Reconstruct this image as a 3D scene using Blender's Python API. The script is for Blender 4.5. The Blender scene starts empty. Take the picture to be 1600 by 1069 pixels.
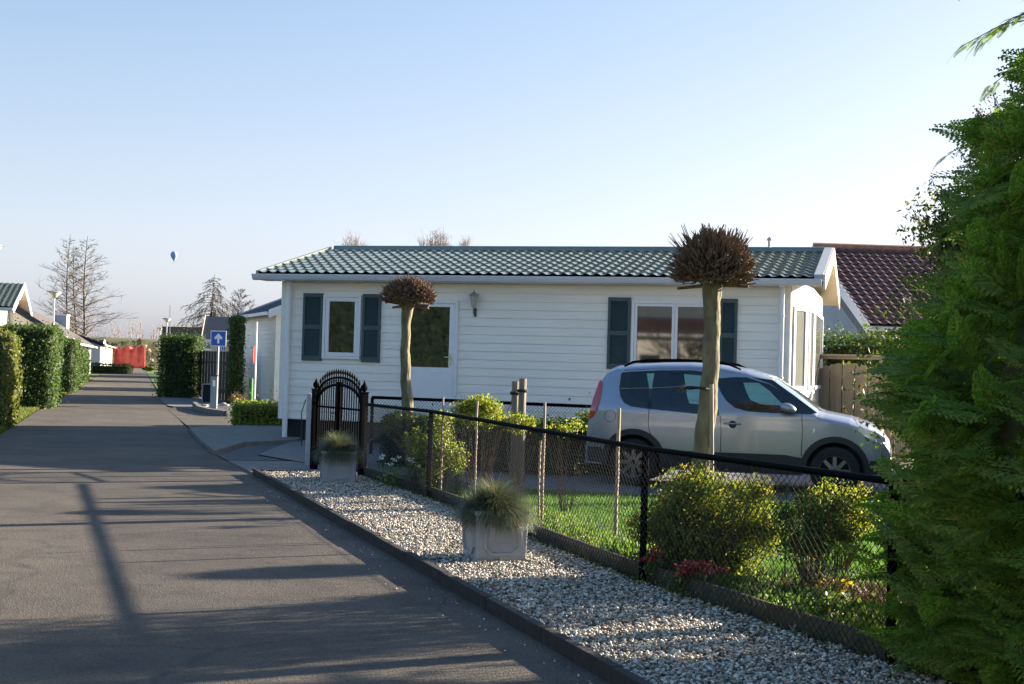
import bpy, bmesh, math, random
import numpy as np
from mathutils import Vector, Matrix, noise as mnoise
R = math.radians
random.seed(7); rng = np.random.default_rng(11)
scene = bpy.context.scene
C = scene.collection

# ------------------------------------------------------------------ camera, sky, sun, exposure
F_PX, HOR, ROLL, EYE = 2100.0, 571.0, 0.028, 1.6
PITCH = math.atan((HOR - 534.5) / F_PX)
cd = bpy.data.cameras.new('camera'); cam = bpy.data.objects.new('camera', cd); C.objects.link(cam)
cd.sensor_width = 36; cd.lens = 36 * F_PX / 1600; cd.clip_end = 12000; cd.clip_start = 0.1
cam.matrix_world = Matrix.Translation((0, 0, EYE)) @ Matrix.Rotation(PITCH, 4, 'X') @ Matrix.Rotation(R(90), 4, 'X') @ Matrix.Rotation(ROLL, 4, 'Z')
cd.dof.use_dof = False
scene.camera = cam
SUN_EL, SUN_AZ = R(15.6), R(65)          # azimuth clockwise from +Y (away from the viewer) towards +X
w = bpy.data.worlds.new('World'); scene.world = w; w.use_nodes = True
nt = w.node_tree; bgn = nt.nodes['Background']
sky = nt.nodes.new('ShaderNodeTexSky'); sky.sky_type = 'NISHITA'; sky.sun_disc = False
sky.sun_elevation = SUN_EL; sky.sun_rotation = SUN_AZ; sky.altitude = 0
sky.air_density = 0.9; sky.dust_density = 2.1; sky.ozone_density = 1.8
# soft evening air: compress the contrast of the clear sky and whiten it towards the horizon
def wn(t, **k):
    n_ = nt.nodes.new(t)
    for a_, v_ in k.items(): setattr(n_, a_, v_)
    return n_
gmw = wn('ShaderNodeGamma'); gmw.inputs[1].default_value = 0.58; nt.links.new(sky.outputs[0], gmw.inputs[0])
hsw = wn('ShaderNodeHueSaturation'); hsw.inputs['Saturation'].default_value = 1.6; nt.links.new(gmw.outputs[0], hsw.inputs['Color'])
tcw = wn('ShaderNodeTexCoord'); sx = wn('ShaderNodeSeparateXYZ'); nt.links.new(tcw.outputs['Generated'], sx.inputs[0])
rampw = wn('ShaderNodeValToRGB'); nt.links.new(sx.outputs[2], rampw.inputs[0])
rampw.color_ramp.elements[0].position = 0.0; rampw.color_ramp.elements[0].color = (.8, .8, .8, 1)
rampw.color_ramp.elements[1].position = 0.40; rampw.color_ramp.elements[1].color = (0.0, 0.0, 0.0, 1)
em_ = rampw.color_ramp.elements.new(0.12); em_.color = (.45, .45, .45, 1)
bwn = wn('ShaderNodeRGBToBW'); nt.links.new(gmw.outputs[0], bwn.inputs[0])
tint = wn('ShaderNodeMix', data_type='RGBA', blend_type='MULTIPLY'); tint.inputs[0].default_value = 1
nt.links.new(bwn.outputs[0], tint.inputs[6]); tint.inputs[7].default_value = (1.10, 1.13, 1.23, 1)
mixw = wn('ShaderNodeMix', data_type='RGBA'); nt.links.new(rampw.outputs[0], mixw.inputs[0])
nt.links.new(hsw.outputs[0], mixw.inputs[6]); nt.links.new(tint.outputs[2], mixw.inputs[7])
tn2 = wn('ShaderNodeMix', data_type='RGBA', blend_type='MULTIPLY'); tn2.inputs[0].default_value = 1; tn2.inputs[7].default_value = (1.0, 1.0, 1.06, 1)
nt.links.new(mixw.outputs[2], tn2.inputs[6]); nt.links.new(tn2.outputs[2], bgn.inputs[0]); bgn.inputs[1].default_value = 0.094
sl = bpy.data.lights.new('sun', 'SUN'); so = bpy.data.objects.new('sun', sl); C.objects.link(so)
sl.energy = 5.0; sl.angle = R(0.55); sl.color = (1.0, 0.86, 0.68)
sd = Vector((math.sin(SUN_AZ) * math.cos(SUN_EL), math.cos(SUN_AZ) * math.cos(SUN_EL), math.sin(SUN_EL)))
so.rotation_euler = sd.to_track_quat('Z', 'Y').to_euler()
scene.view_settings.view_transform = 'Standard'; scene.view_settings.look = 'None'
scene.view_settings.exposure = 2.2; scene.view_settings.gamma = 1
scene.render.engine = 'CYCLES'
scene.cycles.use_denoising = True
scene.cycles.max_bounces = 6; scene.cycles.transparent_max_bounces = 12

# ------------------------------------------------------------------ pixel -> place helpers (survey of the photograph)
def ray(px, py):
    dx, dy = px - 800, -(py - 534.5)
    c, s = math.cos(ROLL), math.sin(ROLL)
    X, Y = c * dx - s * dy, s * dx + c * dy
    cp, sp = math.cos(PITCH), math.sin(PITCH)
    return Vector((X, cp * F_PX - sp * Y, sp * F_PX + cp * Y))
def G(px, py, z=0.0):
    v = ray(px, py); t = (z - EYE) / v.z
    return Vector((v.x * t, v.y * t, z))
def A(px, py, Z):
    v = ray(px, py); t = Z / v.y
    return Vector((v.x * t, Z, EYE + v.z * t))

# ------------------------------------------------------------------ materials
def newmat(name):
    m = bpy.data.materials.new(name); m.use_nodes = True
    return m, m.node_tree.nodes, m.node_tree.links, m.node_tree.nodes['Principled BSDF']
def mat(name, col, rough=0.7, var=0.12, scale=6.0, bump=0.0, bscale=40.0, metal=0.0, spec=0.5, stretch=(1, 1, 1), col2=None, coat=0.0):
    m, n, l, b = newmat(name)
    b.inputs['Roughness'].default_value = rough; b.inputs['Metallic'].default_value = metal
    b.inputs['Specular IOR Level'].default_value = spec
    if coat: b.inputs['Coat Weight'].default_value = coat; b.inputs['Coat Roughness'].default_value = 0.05
    tc = n.new('ShaderNodeTexCoord'); mp = n.new('ShaderNodeMapping'); mp.inputs['Scale'].default_value = stretch
    l.new(tc.outputs['Object'], mp.inputs[0])
    nz = n.new('ShaderNodeTexNoise'); nz.inputs['Scale'].default_value = scale; nz.inputs['Detail'].default_value = 6
    nz.inputs['Roughness'].default_value = 0.6
    l.new(mp.outputs[0], nz.inputs['Vector'])
    cr = n.new('ShaderNodeValToRGB')
    c2 = col2 or tuple(min(1, c * (1 + var)) for c in col); c1 = tuple(c * (1 - var) for c in col) if not col2 else col
    cr.color_ramp.elements[0].color = (*c1, 1); cr.color_ramp.elements[1].color = (*c2, 1)
    cr.color_ramp.elements[0].position = 0.32; cr.color_ramp.elements[1].position = 0.68
    l.new(nz.outputs[0], cr.inputs[0]); l.new(cr.outputs[0], b.inputs['Base Color'])
    if bump:
        n2 = n.new('ShaderNodeTexNoise'); n2.inputs['Scale'].default_value = bscale; n2.inputs['Detail'].default_value = 5
        l.new(mp.outputs[0], n2.inputs['Vector'])
        bp = n.new('ShaderNodeBump'); bp.inputs['Strength'].default_value = bump; bp.inputs['Distance'].default_value = 0.02
        l.new(n2.outputs[0], bp.inputs['Height']); l.new(bp.outputs[0], b.inputs['Normal'])
    return m
def leafmat(name, stops, trans=0.35, rough=0.55):
    """one colour per leaf, picked at random from the stops"""
    m, n, l, b = newmat(name)
    g = n.new('ShaderNodeNewGeometry'); cr = n.new('ShaderNodeValToRGB')
    els = cr.color_ramp.elements
    while len(els) < len(stops): els.new(0.5)
    for i, (p, c) in enumerate(stops): els[i].position = p; els[i].color = (*c, 1)
    l.new(g.outputs['Random Per Island'], cr.inputs[0]); l.new(cr.outputs[0], b.inputs['Base Color'])
    b.inputs['Roughness'].default_value = rough; b.inputs['Specular IOR Level'].default_value = 0.3
    tr = n.new('ShaderNodeBsdfTranslucent'); mx = n.new('ShaderNodeMixShader'); mx.inputs[0].default_value = trans
    hs = n.new('ShaderNodeHueSaturation'); hs.inputs['Value'].default_value = 1.6; hs.inputs['Saturation'].default_value = 1.1
    l.new(cr.outputs[0], hs.inputs['Color']); l.new(hs.outputs[0], tr.inputs[0])
    l.new(b.outputs[0], mx.inputs[1]); l.new(tr.outputs[0], mx.inputs[2])
    l.new(mx.outputs[0], n['Material Output'].inputs[0])
    return m
def glassmat(name, tint, refl=0.12):
    m, n, l, b = newmat(name); n.remove(b)
    t = n.new('ShaderNodeBsdfTransparent'); t.inputs[0].default_value = (*tint, 1)
    gl = n.new('ShaderNodeBsdfGlossy'); gl.inputs['Roughness'].default_value = 0.01
    lw = n.new('ShaderNodeFresnel'); lw.inputs[0].default_value = 1.5
    ma = n.new('ShaderNodeMath'); ma.operation = 'ADD'; ma.inputs[1].default_value = refl - 0.04
    mx = n.new('ShaderNodeMixShader')
    l.new(lw.outputs[0], ma.inputs[0]); l.new(ma.outputs[0], mx.inputs[0]); l.new(t.outputs[0], mx.inputs[1]); l.new(gl.outputs[0], mx.inputs[2])
    l.new(mx.outputs[0], n['Material Output'].inputs[0]); return m

M = {}
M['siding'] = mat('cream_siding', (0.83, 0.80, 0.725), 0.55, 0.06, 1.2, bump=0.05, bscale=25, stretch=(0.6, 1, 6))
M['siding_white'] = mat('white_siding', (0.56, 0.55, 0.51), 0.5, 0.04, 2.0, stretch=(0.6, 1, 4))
M['galv_board'] = mat('weathered_verge_board', (0.36, 0.39, 0.42), 0.6, 0.15, 9)
M['white'] = mat('white_plastic', (0.76, 0.77, 0.78), 0.35, 0.03, 3)
M['gutter'] = mat('grey_white_gutter', (0.60, 0.63, 0.68), 0.4, 0.05, 3, stretch=(0.3, 1, 1))
M['cream'] = mat('cream_soffit', (0.62, 0.52, 0.40), 0.6, 0.05, 3)
M['navy_board'] = mat('dark_slate_paint', (0.035, 0.06, 0.09), 0.5, 0.1, 3)
M['shutter'] = mat('blue_green_shutter', (0.040, 0.070, 0.078), 0.45, 0.12, 4, stretch=(1, 1, 0.4))
M['plinth'] = mat('dark_plinth', (0.012, 0.015, 0.02), 0.8, 0.3, 5)
M['pane'] = mat('dark_window_pane', (0.012, 0.02, 0.018), 0.03, 0.3, 2, spec=1.0)
M['pane_grey'] = mat('curtained_pane', (0.16, 0.17, 0.15), 0.06, 0.12, 9, spec=0.9, stretch=(8, 8, 0.3))
M['tile_green'] = mat('green_glazed_tile', (0.125, 0.148, 0.112), 0.3, 0.25, 5, spec=0.9, coat=0.6)
M['tile_blue'] = mat('dark_blue_roof', (0.014, 0.022, 0.042), 0.75, 0.15, 4, spec=0.2)
M['tile_red'] = mat('red_brown_tile', (0.105, 0.042, 0.034), 0.6, 0.3, 3, spec=0.35)
M['ridge_clay'] = mat('weathered_ridge_tile', (0.32, 0.16, 0.10), 0.8, 0.25, 8)
M['roof_grey'] = mat('brown_grey_roofing', (0.075, 0.065, 0.058), 0.8, 0.15, 3)
M['black'] = mat('black_painted_metal', (0.002, 0.0024, 0.0035), 0.6, 0.25, 30, spec=0.03)
M['galv'] = mat('galvanised_steel', (0.36, 0.38, 0.40), 0.45, 0.12, 12, metal=0.4)
M['wire'] = mat('black_plastic_coated_wire', (0.010, 0.011, 0.012), 0.4, 0.2, 20, spec=0.6)
M['chrome'] = mat('brushed_handle', (0.6, 0.6, 0.6), 0.25, 0.05, 9, metal=1.0)
M['planter'] = mat('grey_planter', (0.31, 0.335, 0.37), 0.55, 0.07, 7, bump=0.1, bscale=60)
M['bark'] = mat('mossy_bark', (0.095, 0.078, 0.052), 0.9, 0.3, 11, bump=1.0, bscale=24, stretch=(1, 1, 0.3), col2=(0.23, 0.205, 0.11))
M['twig'] = mat('pruned_twig', (0.075, 0.045, 0.03), 0.85, 0.4, 14, col2=(0.22, 0.14, 0.085))
M['bark_far'] = mat('bare_branch', (0.115, 0.098, 0.082), 0.9, 0.2, 4)
M['bark_pale'] = mat('reddish_bare_branch', (0.20, 0.135, 0.10), 0.9, 0.2, 4)
M['stake'] = mat('weathered_stake', (0.21, 0.185, 0.15), 0.9, 0.3, 12, bump=0.5, bscale=30, stretch=(1, 1, 0.2))
M['cane'] = mat('pale_cane', (0.36, 0.28, 0.20), 0.7, 0.25, 20, stretch=(1, 1, 0.3))
M['fence_wood'] = mat('weathered_fence_board', (0.33, 0.245, 0.175), 0.85, 0.2, 9, bump=0.3, bscale=22, stretch=(3, 3, 0.25), col2=(0.42, 0.34, 0.26))
M['dark_wood'] = mat('dark_stained_board', (0.028, 0.026, 0.026), 0.8, 0.35, 9, stretch=(3, 3, 0.25))
M['edging'] = mat('mossy_edging_board', (0.045, 0.036, 0.026), 0.9, 0.3, 10, bump=0.5, bscale=30, col2=(0.085, 0.08, 0.045))
M['kerb'] = mat('dark_kerb', (0.014, 0.013, 0.013), 0.85, 0.3, 12, bump=0.5, bscale=50, col2=(0.035, 0.031, 0.028))
M['slab'] = mat('concrete_slab', (0.145, 0.143, 0.135), 0.9, 0.2, 5, bump=0.3, bscale=60)
M['soil'] = mat('garden_soil', (0.03, 0.024, 0.016), 0.95, 0.35, 12, bump=1.0, bscale=25)
M['paving'] = mat('grey_block_paving', (0.13, 0.13, 0.135), 0.9, 0.2, 8, bump=0.4, bscale=30)
M['ground'] = mat('rough_ground', (0.055, 0.075, 0.025), 0.95, 0.4, 0.8, bump=0.6, bscale=8, col2=(0.10, 0.10, 0.045))
M['dyke'] = mat('dyke_grass', (0.075, 0.10, 0.04), 0.95, 0.3, 0.05, col2=(0.16, 0.135, 0.075), stretch=(1, 1, 1))
M['rednet'] = mat('haze_pinked_red_net', (0.46, 0.06, 0.05), 0.8, 0.25, 2.2, col2=(0.62, 0.13, 0.10))  # red shifted towards pink for distance haze, painted into the colour
M['blue_sign'] = mat('blue_sign_face', (0.01, 0.10, 0.45), 0.4, 0.04, 3)
M['sign_white'] = mat('white_sign_paint', (0.8, 0.8, 0.8), 0.4, 0.02, 3)
M['sign_red'] = mat('red_sign_paint', (0.5, 0.03, 0.02), 0.5, 0.1, 6)
M['meter'] = mat('grey_meter_cabinet', (0.22, 0.27, 0.31), 0.6, 0.08, 6)
M['green_post'] = mat('green_painted_post', (0.02, 0.16, 0.035), 0.5, 0.15, 6)
M['rock'] = mat('pale_boulder', (0.38, 0.36, 0.32), 0.9, 0.25, 6, bump=0.7, bscale=14)
M['balloon'] = mat('haze_paled_blue_balloon', (0.20, 0.33, 0.62), 0.6, 0.15, 0.2)  # blue made paler to hold the haze of the distance
M['lampglass'] = mat('frosted_lamp_glass', (0.42, 0.42, 0.34), 0.3, 0.1, 12)
M['lightblue'] = mat('pale_blue_board', (0.30, 0.36, 0.42), 0.7, 0.08, 1)
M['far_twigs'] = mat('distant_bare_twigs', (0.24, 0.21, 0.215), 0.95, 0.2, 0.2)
# asphalt: aggregate speckle, worn tone, old patches
def asphalt():
    m, n, l, b = newmat('asphalt')
    tc = n.new('ShaderNodeTexCoord')
    big = n.new('ShaderNodeTexNoise'); big.inputs['Scale'].default_value = 0.6; big.inputs['Detail'].default_value = 8; big.inputs['Roughness'].default_value = 0.65
    fine = n.new('ShaderNodeTexVoronoi'); fine.inputs['Scale'].default_value = 85
    mid = n.new('ShaderNodeTexNoise'); mid.inputs['Scale'].default_value = 22; mid.inputs['Detail'].default_value = 4
    for x in (big, fine, mid): l.new(tc.outputs['Object'], x.inputs['Vector'])
    c1 = n.new('ShaderNodeValToRGB'); c1.color_ramp.elements[0].color = (0.058, 0.051, 0.045, 1); c1.color_ramp.elements[1].color = (0.106, 0.093, 0.079, 1)
    c1.color_ramp.elements[0].position = 0.3; c1.color_ramp.elements[1].position = 0.7
    l.new(big.outputs[0], c1.inputs[0])
    c2 = n.new('ShaderNodeValToRGB'); c2.color_ramp.elements[0].color = (0.55, 0.55, 0.55, 1); c2.color_ramp.elements[1].color = (1.5, 1.48, 1.42, 1)
    l.new(fine.outputs['Color'], c2.inputs[0])
    mx = n.new('ShaderNodeMix'); mx.data_type = 'RGBA'; mx.blend_type = 'MULTIPLY'; mx.inputs[0].default_value = 0.8
    l.new(c1.outputs[0], mx.inputs[6]); l.new(c2.outputs[0], mx.inputs[7])
    # thin old cracks and darker tar repairs
    vc = n.new('ShaderNodeTexVoronoi'); vc.feature = 'DISTANCE_TO_EDGE'; vc.inputs['Scale'].default_value = 0.32
    wz = n.new('ShaderNodeTexNoise'); wz.inputs['Scale'].default_value = 1.7; wz.inputs['Detail'].default_value = 6
    wa = n.new('ShaderNodeMix'); wa.data_type = 'VECTOR'; wa.inputs[0].default_value = 0.35
    l.new(tc.outputs['Object'], wz.inputs['Vector']); l.new(tc.outputs['Object'], wa.inputs[4]); l.new(wz.outputs['Color'], wa.inputs[5]); l.new(wa.outputs[1], vc.inputs['Vector'])
    cc = n.new('ShaderNodeValToRGB'); cc.color_ramp.elements[0].color = (0.72, 0.72, 0.72, 1); cc.color_ramp.elements[1].color = (1, 1, 1, 1); cc.color_ramp.elements[0].position = 0.0; cc.color_ramp.elements[1].position = 0.006
    l.new(vc.outputs[0], cc.inputs[0])
    st = n.new('ShaderNodeTexNoise'); st.inputs['Scale'].default_value = 2.6; st.inputs['Detail'].default_value = 3; l.new(tc.outputs['Object'], st.inputs['Vector'])
    sc_ = n.new('ShaderNodeValToRGB'); sc_.color_ramp.elements[0].color = (0.80, 0.80, 0.82, 1); sc_.color_ramp.elements[1].color = (1.06, 1.05, 1.03, 1); sc_.color_ramp.elements[0].position = .33; sc_.color_ramp.elements[1].position = .5
    l.new(st.outputs[0], sc_.inputs[0])
    m2 = n.new('ShaderNodeMix'); m2.data_type = 'RGBA'; m2.blend_type = 'MULTIPLY'; m2.inputs[0].default_value = 1; l.new(mx.outputs[2], m2.inputs[6]); l.new(cc.outputs[0], m2.inputs[7])
    m3 = n.new('ShaderNodeMix'); m3.data_type = 'RGBA'; m3.blend_type = 'MULTIPLY'; m3.inputs[0].default_value = 1; l.new(m2.outputs[2], m3.inputs[6]); l.new(sc_.outputs[0], m3.inputs[7]); mx = m3
    l.new(mx.outputs[2], b.inputs['Base Color']); b.inputs['Roughness'].default_value = 0.85; b.inputs['Specular IOR Level'].default_value = 0.3
    bp = n.new('ShaderNodeBump'); bp.inputs['Strength'].default_value = 0.45; bp.inputs['Distance'].default_value = 0.006
    ad = n.new('ShaderNodeMath'); l.new(fine.outputs['Distance'], ad.inputs[0]); l.new(mid.outputs[0], ad.inputs[1])
    l.new(ad.outputs[0], bp.inputs['Height']); l.new(bp.outputs[0], b.inputs['Normal'])
    return m
M['asphalt'] = asphalt()
# foliage
M['hedge'] = leafmat('hedge_leaf', [(0, (0.02, 0.045, 0.012)), (0.55, (0.045, 0.085, 0.02)), (1, (0.09, 0.13, 0.03))])
M['hedge_y'] = leafmat('yellow_hedge_leaf', [(0, (0.04, 0.07, 0.012)), (0.5, (0.09, 0.115, 0.022)), (1, (0.18, 0.16, 0.035))])
M['privet'] = leafmat('privet_leaf', [(0, (0.03, 0.06, 0.012)), (0.5, (0.09, 0.13, 0.025)), (1, (0.22, 0.23, 0.05))])
M['thuja'] = leafmat('thuja_scale', [(0, (0.08, 0.145, 0.026)), (0.5, (0.145, 0.24, 0.042)), (0.88, (0.23, 0.33, 0.06)), (0.96, (0.34, 0.33, 0.07)), (1, (0.24, 0.13, 0.05))], 0.55)
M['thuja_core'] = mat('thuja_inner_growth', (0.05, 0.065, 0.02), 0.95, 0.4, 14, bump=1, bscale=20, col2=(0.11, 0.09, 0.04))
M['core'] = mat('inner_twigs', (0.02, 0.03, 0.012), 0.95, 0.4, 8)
M['grass'] = leafmat('lawn_blade', [(0, (0.045, 0.12, 0.018)), (0.6, (0.085, 0.19, 0.03)), (1, (0.17, 0.24, 0.05))], 0.4)
M['lawn'] = mat('lawn_floor', (0.04, 0.085, 0.018), 0.95, 0.3, 6, bump=0.6, bscale=50, col2=(0.075, 0.13, 0.03))
M['fescue'] = leafmat('fescue_blade', [(0, (0.035, 0.075, 0.045)), (0.45, (0.08, 0.13, 0.075)), (0.75, (0.16, 0.17, 0.09)), (1, (0.30, 0.20, 0.11))], 0.25)
M['rose'] = leafmat('young_shrub_leaf', [(0, (0.07, 0.12, 0.018)), (0.5, (0.18, 0.23, 0.035)), (0.85, (0.32, 0.33, 0.055)), (1, (0.26, 0.14, 0.045))], 0.5)
M['glossy'] = leafmat('glossy_shrub_leaf', [(0, (0.08, 0.12, 0.02)), (0.6, (0.20, 0.26, 0.05)), (1, (0.36, 0.38, 0.09))], 0.45, 0.4)
M['mixed'] = leafmat('mixed_shrub_leaf', [(0, (0.03, 0.06, 0.012)), (0.5, (0.075, 0.12, 0.02)), (0.9, (0.16, 0.17, 0.035)), (1, (0.20, 0.11, 0.04))], 0.35)
M['seed'] = leafmat('brown_seed_head', [(0, (0.045, 0.022, 0.02)), (1, (0.11, 0.06, 0.05))], 0.1)
M['greenstuff'] = leafmat('perennial_leaf', [(0, (0.05, 0.12, 0.02)), (0.6, (0.12, 0.21, 0.04)), (1, (0.28, 0.30, 0.08))], 0.4)
M['heather'] = leafmat('heather_shoot', [(0, (0.07, 0.04, 0.03)), (0.6, (0.16, 0.09, 0.07)), (1, (0.12, 0.12, 0.04))], 0.2)
M['red_petal'] = leafmat('red_petal', [(0, (0.22, 0.01, 0.02)), (0.6, (0.55, 0.06, 0.07)), (1, (0.7, 0.3, 0.25))], 0.3)
M['yellow_petal'] = leafmat('yellow_petal', [(0, (0.6, 0.38, 0.02)), (1, (0.75, 0.6, 0.05))], 0.3)
M['white_petal'] = leafmat('white_petal', [(0, (0.5, 0.55, 0.5)), (1, (0.8, 0.8, 0.75))], 0.3)
M['dyke_bush'] = leafmat('far_scrub', [(0, (0.08, 0.09, 0.04)), (0.5, (0.15, 0.13, 0.07)), (1, (0.20, 0.17, 0.11))], 0.2)
M['pebble'] = leafmat('pebble', [(0, (0.11, 0.095, 0.08)), (0.2, (0.28, 0.235, 0.18)), (0.5, (0.44, 0.40, 0.33)), (0.75, (0.58, 0.55, 0.49)), (0.95, (0.68, 0.66, 0.61)), (1, (0.34, 0.16, 0.08))], 0.0, 0.6)
M['gravelbed'] = mat('gravel_bed', (0.13, 0.115, 0.095), 0.95, 0.4, 40, bump=1.0, bscale=60)
M['grey_gravel'] = mat('dark_grey_chippings', (0.08, 0.085, 0.095), 0.9, 0.5, 60, bump=1.0, bscale=80)

# ------------------------------------------------------------------ mesh helpers
def tag(o, label=None, cat=None, group=None, kind=None):
    if label: o['label'] = label
    if cat: o['category'] = cat
    if group: o['group'] = group
    if kind: o['kind'] = kind
    return o
def empty(name, loc=(0, 0, 0), rz=0.0, **k):
    o = bpy.data.objects.new(name, None); o.location = loc; o.rotation_euler = (0, 0, rz); o.empty_display_size = 0.2
    C.objects.link(o); return tag(o, **k)
def link(name, me, m, parent=None, smooth=False, **k):
    me.materials.append(m)
    if smooth: me.polygons.foreach_set('use_smooth', [True] * len(me.polygons))
    o = bpy.data.objects.new(name, me); C.objects.link(o)
    if parent: o.parent = parent
    return tag(o, **k)
class MB:
    def __init__(s): s.v = []; s.f = []
    def add(s, vs, fs):
        n = len(s.v); s.v += [tuple(x) for x in vs]; s.f += [tuple(i + n for i in f) for f in fs]; return s
    def box(s, x0, x1, y0, y1, z0, z1, Mx=None):
        vs = [Vector(p) for p in ((x0, y0, z0), (x1, y0, z0), (x1, y1, z0), (x0, y1, z0), (x0, y0, z1), (x1, y0, z1), (x1, y1, z1), (x0, y1, z1))]
        if Mx: vs = [Mx @ p for p in vs]
        return s.add(vs, [(0, 3, 2, 1), (4, 5, 6, 7), (0, 1, 5, 4), (1, 2, 6, 5), (2, 3, 7, 6), (3, 0, 4, 7)])
    def bar(s, p, q, w, h, up=Vector((0, 0, 1))):
        p, q = Vector(p), Vector(q); d = (q - p).normalized(); a = d.cross(up)
        a = a.normalized() if a.length > 1e-4 else Vector((1, 0, 0)); b = a.cross(d)
        vs = [c + a * i * w / 2 + b * j * h / 2 for c in (p, q) for i, j in ((-1, -1), (1, -1), (1, 1), (-1, 1))]
        return s.add(vs, [(0, 1, 2, 3), (7, 6, 5, 4), (0, 4, 5, 1), (1, 5, 6, 2), (2, 6, 7, 3), (3, 7, 4, 0)])
    def tube(s, pts, r, n=8, cap=True):
        pts = [Vector(p) for p in pts]; rr = r if isinstance(r, (list, tuple)) else [r] * len(pts)
        vs = []; ref = None
        for i, p in enumerate(pts):
            d = (pts[min(i + 1, len(pts) - 1)] - pts[max(i - 1, 0)]).normalized()
            if ref is None: ref = d.orthogonal().normalized()
            a = (ref - d * ref.dot(d)); a = a.normalized() if a.length > 1e-5 else d.orthogonal().normalized(); ref = a; b = d.cross(a)
            vs += [p + (a * math.cos(t) + b * math.sin(t)) * rr[i] for t in (2 * math.pi * k / n for k in range(n))]
        fs = [(i * n + k, i * n + (k + 1) % n, (i + 1) * n + (k + 1) % n, (i + 1) * n + k) for i in range(len(pts) - 1) for k in range(n)]
        if cap: fs += [tuple(range(n - 1, -1, -1)), tuple(range((len(pts) - 1) * n, len(pts) * n))]
        return s.add(vs, fs)
    def lathe(s, prof, c=(0, 0, 0), n=16):
        c = Vector(c); vs = [c + Vector((r * math.cos(2 * math.pi * k / n), r * math.sin(2 * math.pi * k / n), z)) for r, z in prof for k in range(n)]
        fs = [(i * n + k, i * n + (k + 1) % n, (i + 1) * n + (k + 1) % n, (i + 1) * n + k) for i in range(len(prof) - 1) for k in range(n)]
        fs += [tuple(range(n - 1, -1, -1)), tuple(range((len(prof) - 1) * n, len(prof) * n))]
        return s.add(vs, fs)
    def extr(s, poly, d):
        """3D polygon pushed along vector d"""
        d = Vector(d); p = [Vector(x) for x in poly]; n = len(p)
        return s.add(p + [x + d for x in p], [tuple(range(n - 1, -1, -1)), tuple(range(n, 2 * n))] + [(i, (i + 1) % n, n + (i + 1) % n, n + i) for i in range(n)])
    def build(s, name, m, parent=None, smooth=False, bevel=0, **k):
        me = bpy.data.meshes.new(name); me.from_pydata(s.v, [], s.f)
        if bevel or True:
            bm = bmesh.new(); bm.from_mesh(me); bmesh.ops.recalc_face_normals(bm, faces=bm.faces); bm.to_mesh(me); bm.free()
        o = link(name, me, m, parent, smooth, **k)
        if bevel:
            b = o.modifiers.new('b', 'BEVEL'); b.width = bevel; b.segments = 2; b.limit_method = 'ANGLE'; b.angle_limit = R(40)
        return o
def npmesh(name, V, nper, m, parent=None, smooth=False, F=None, **k):
    """V (N*nper,3); every nper verts one polygon, or F faces (K,n)"""
    me = bpy.data.meshes.new(name); nv = len(V)
    if F is None: F = np.arange(nv).reshape(-1, nper)
    nf, npf = F.shape
    me.vertices.add(nv); me.vertices.foreach_set('co', np.ascontiguousarray(V, dtype=np.float32).ravel())
    me.loops.add(nf * npf); me.loops.foreach_set('vertex_index', F.astype(np.int32).ravel())
    me.polygons.add(nf); me.polygons.foreach_set('loop_start', np.arange(0, nf * npf, npf, dtype=np.int32))
    me.update(calc_edges=True); me.validate()
    return link(name, me, m, parent, smooth, **k)
def unit(a): return a / np.maximum(np.linalg.norm(a, axis=-1, keepdims=True), 1e-9)
def leaves(P, N, L, W, droop=0.0, jitter=0.6, axis=None):
    """leaf rhombs: P centres, N rough facing normals"""
    n = len(P); N = unit(N + rng.normal(0, jitter, (n, 3)))
    ax = rng.normal(0, 1, (n, 3)) if axis is None else axis + rng.normal(0, 0.35, (n, 3))
    ax[:, 2] -= droop; ax = unit(ax - N * (ax * N).sum(1, keepdims=True)); sd_ = np.cross(N, ax)
    L = (L * rng.uniform(0.6, 1.25, n))[:, None]; W = (W * rng.uniform(0.6, 1.25, n))[:, None]
    V = np.stack([P - ax * L * 0.5, P + sd_ * W * 0.5 - ax * L * 0.05 + N * W * .12, P + ax * L * 0.5, P - sd_ * W * 0.5 - ax * L * 0.05 + N * W * .12], 1)
    return V.reshape(-1, 3)
def fbm(P, s):
    out = np.zeros(len(P))
    ph = rng.uniform(0, 6, (6, 3))
    for i in range(6):
        k = rng.normal(0, 1, 3) * s * (1 + i * 0.6)
        out += np.sin(P @ k + ph[i, 0]) / (1 + i * 0.5)
    return out / 2.2

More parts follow.
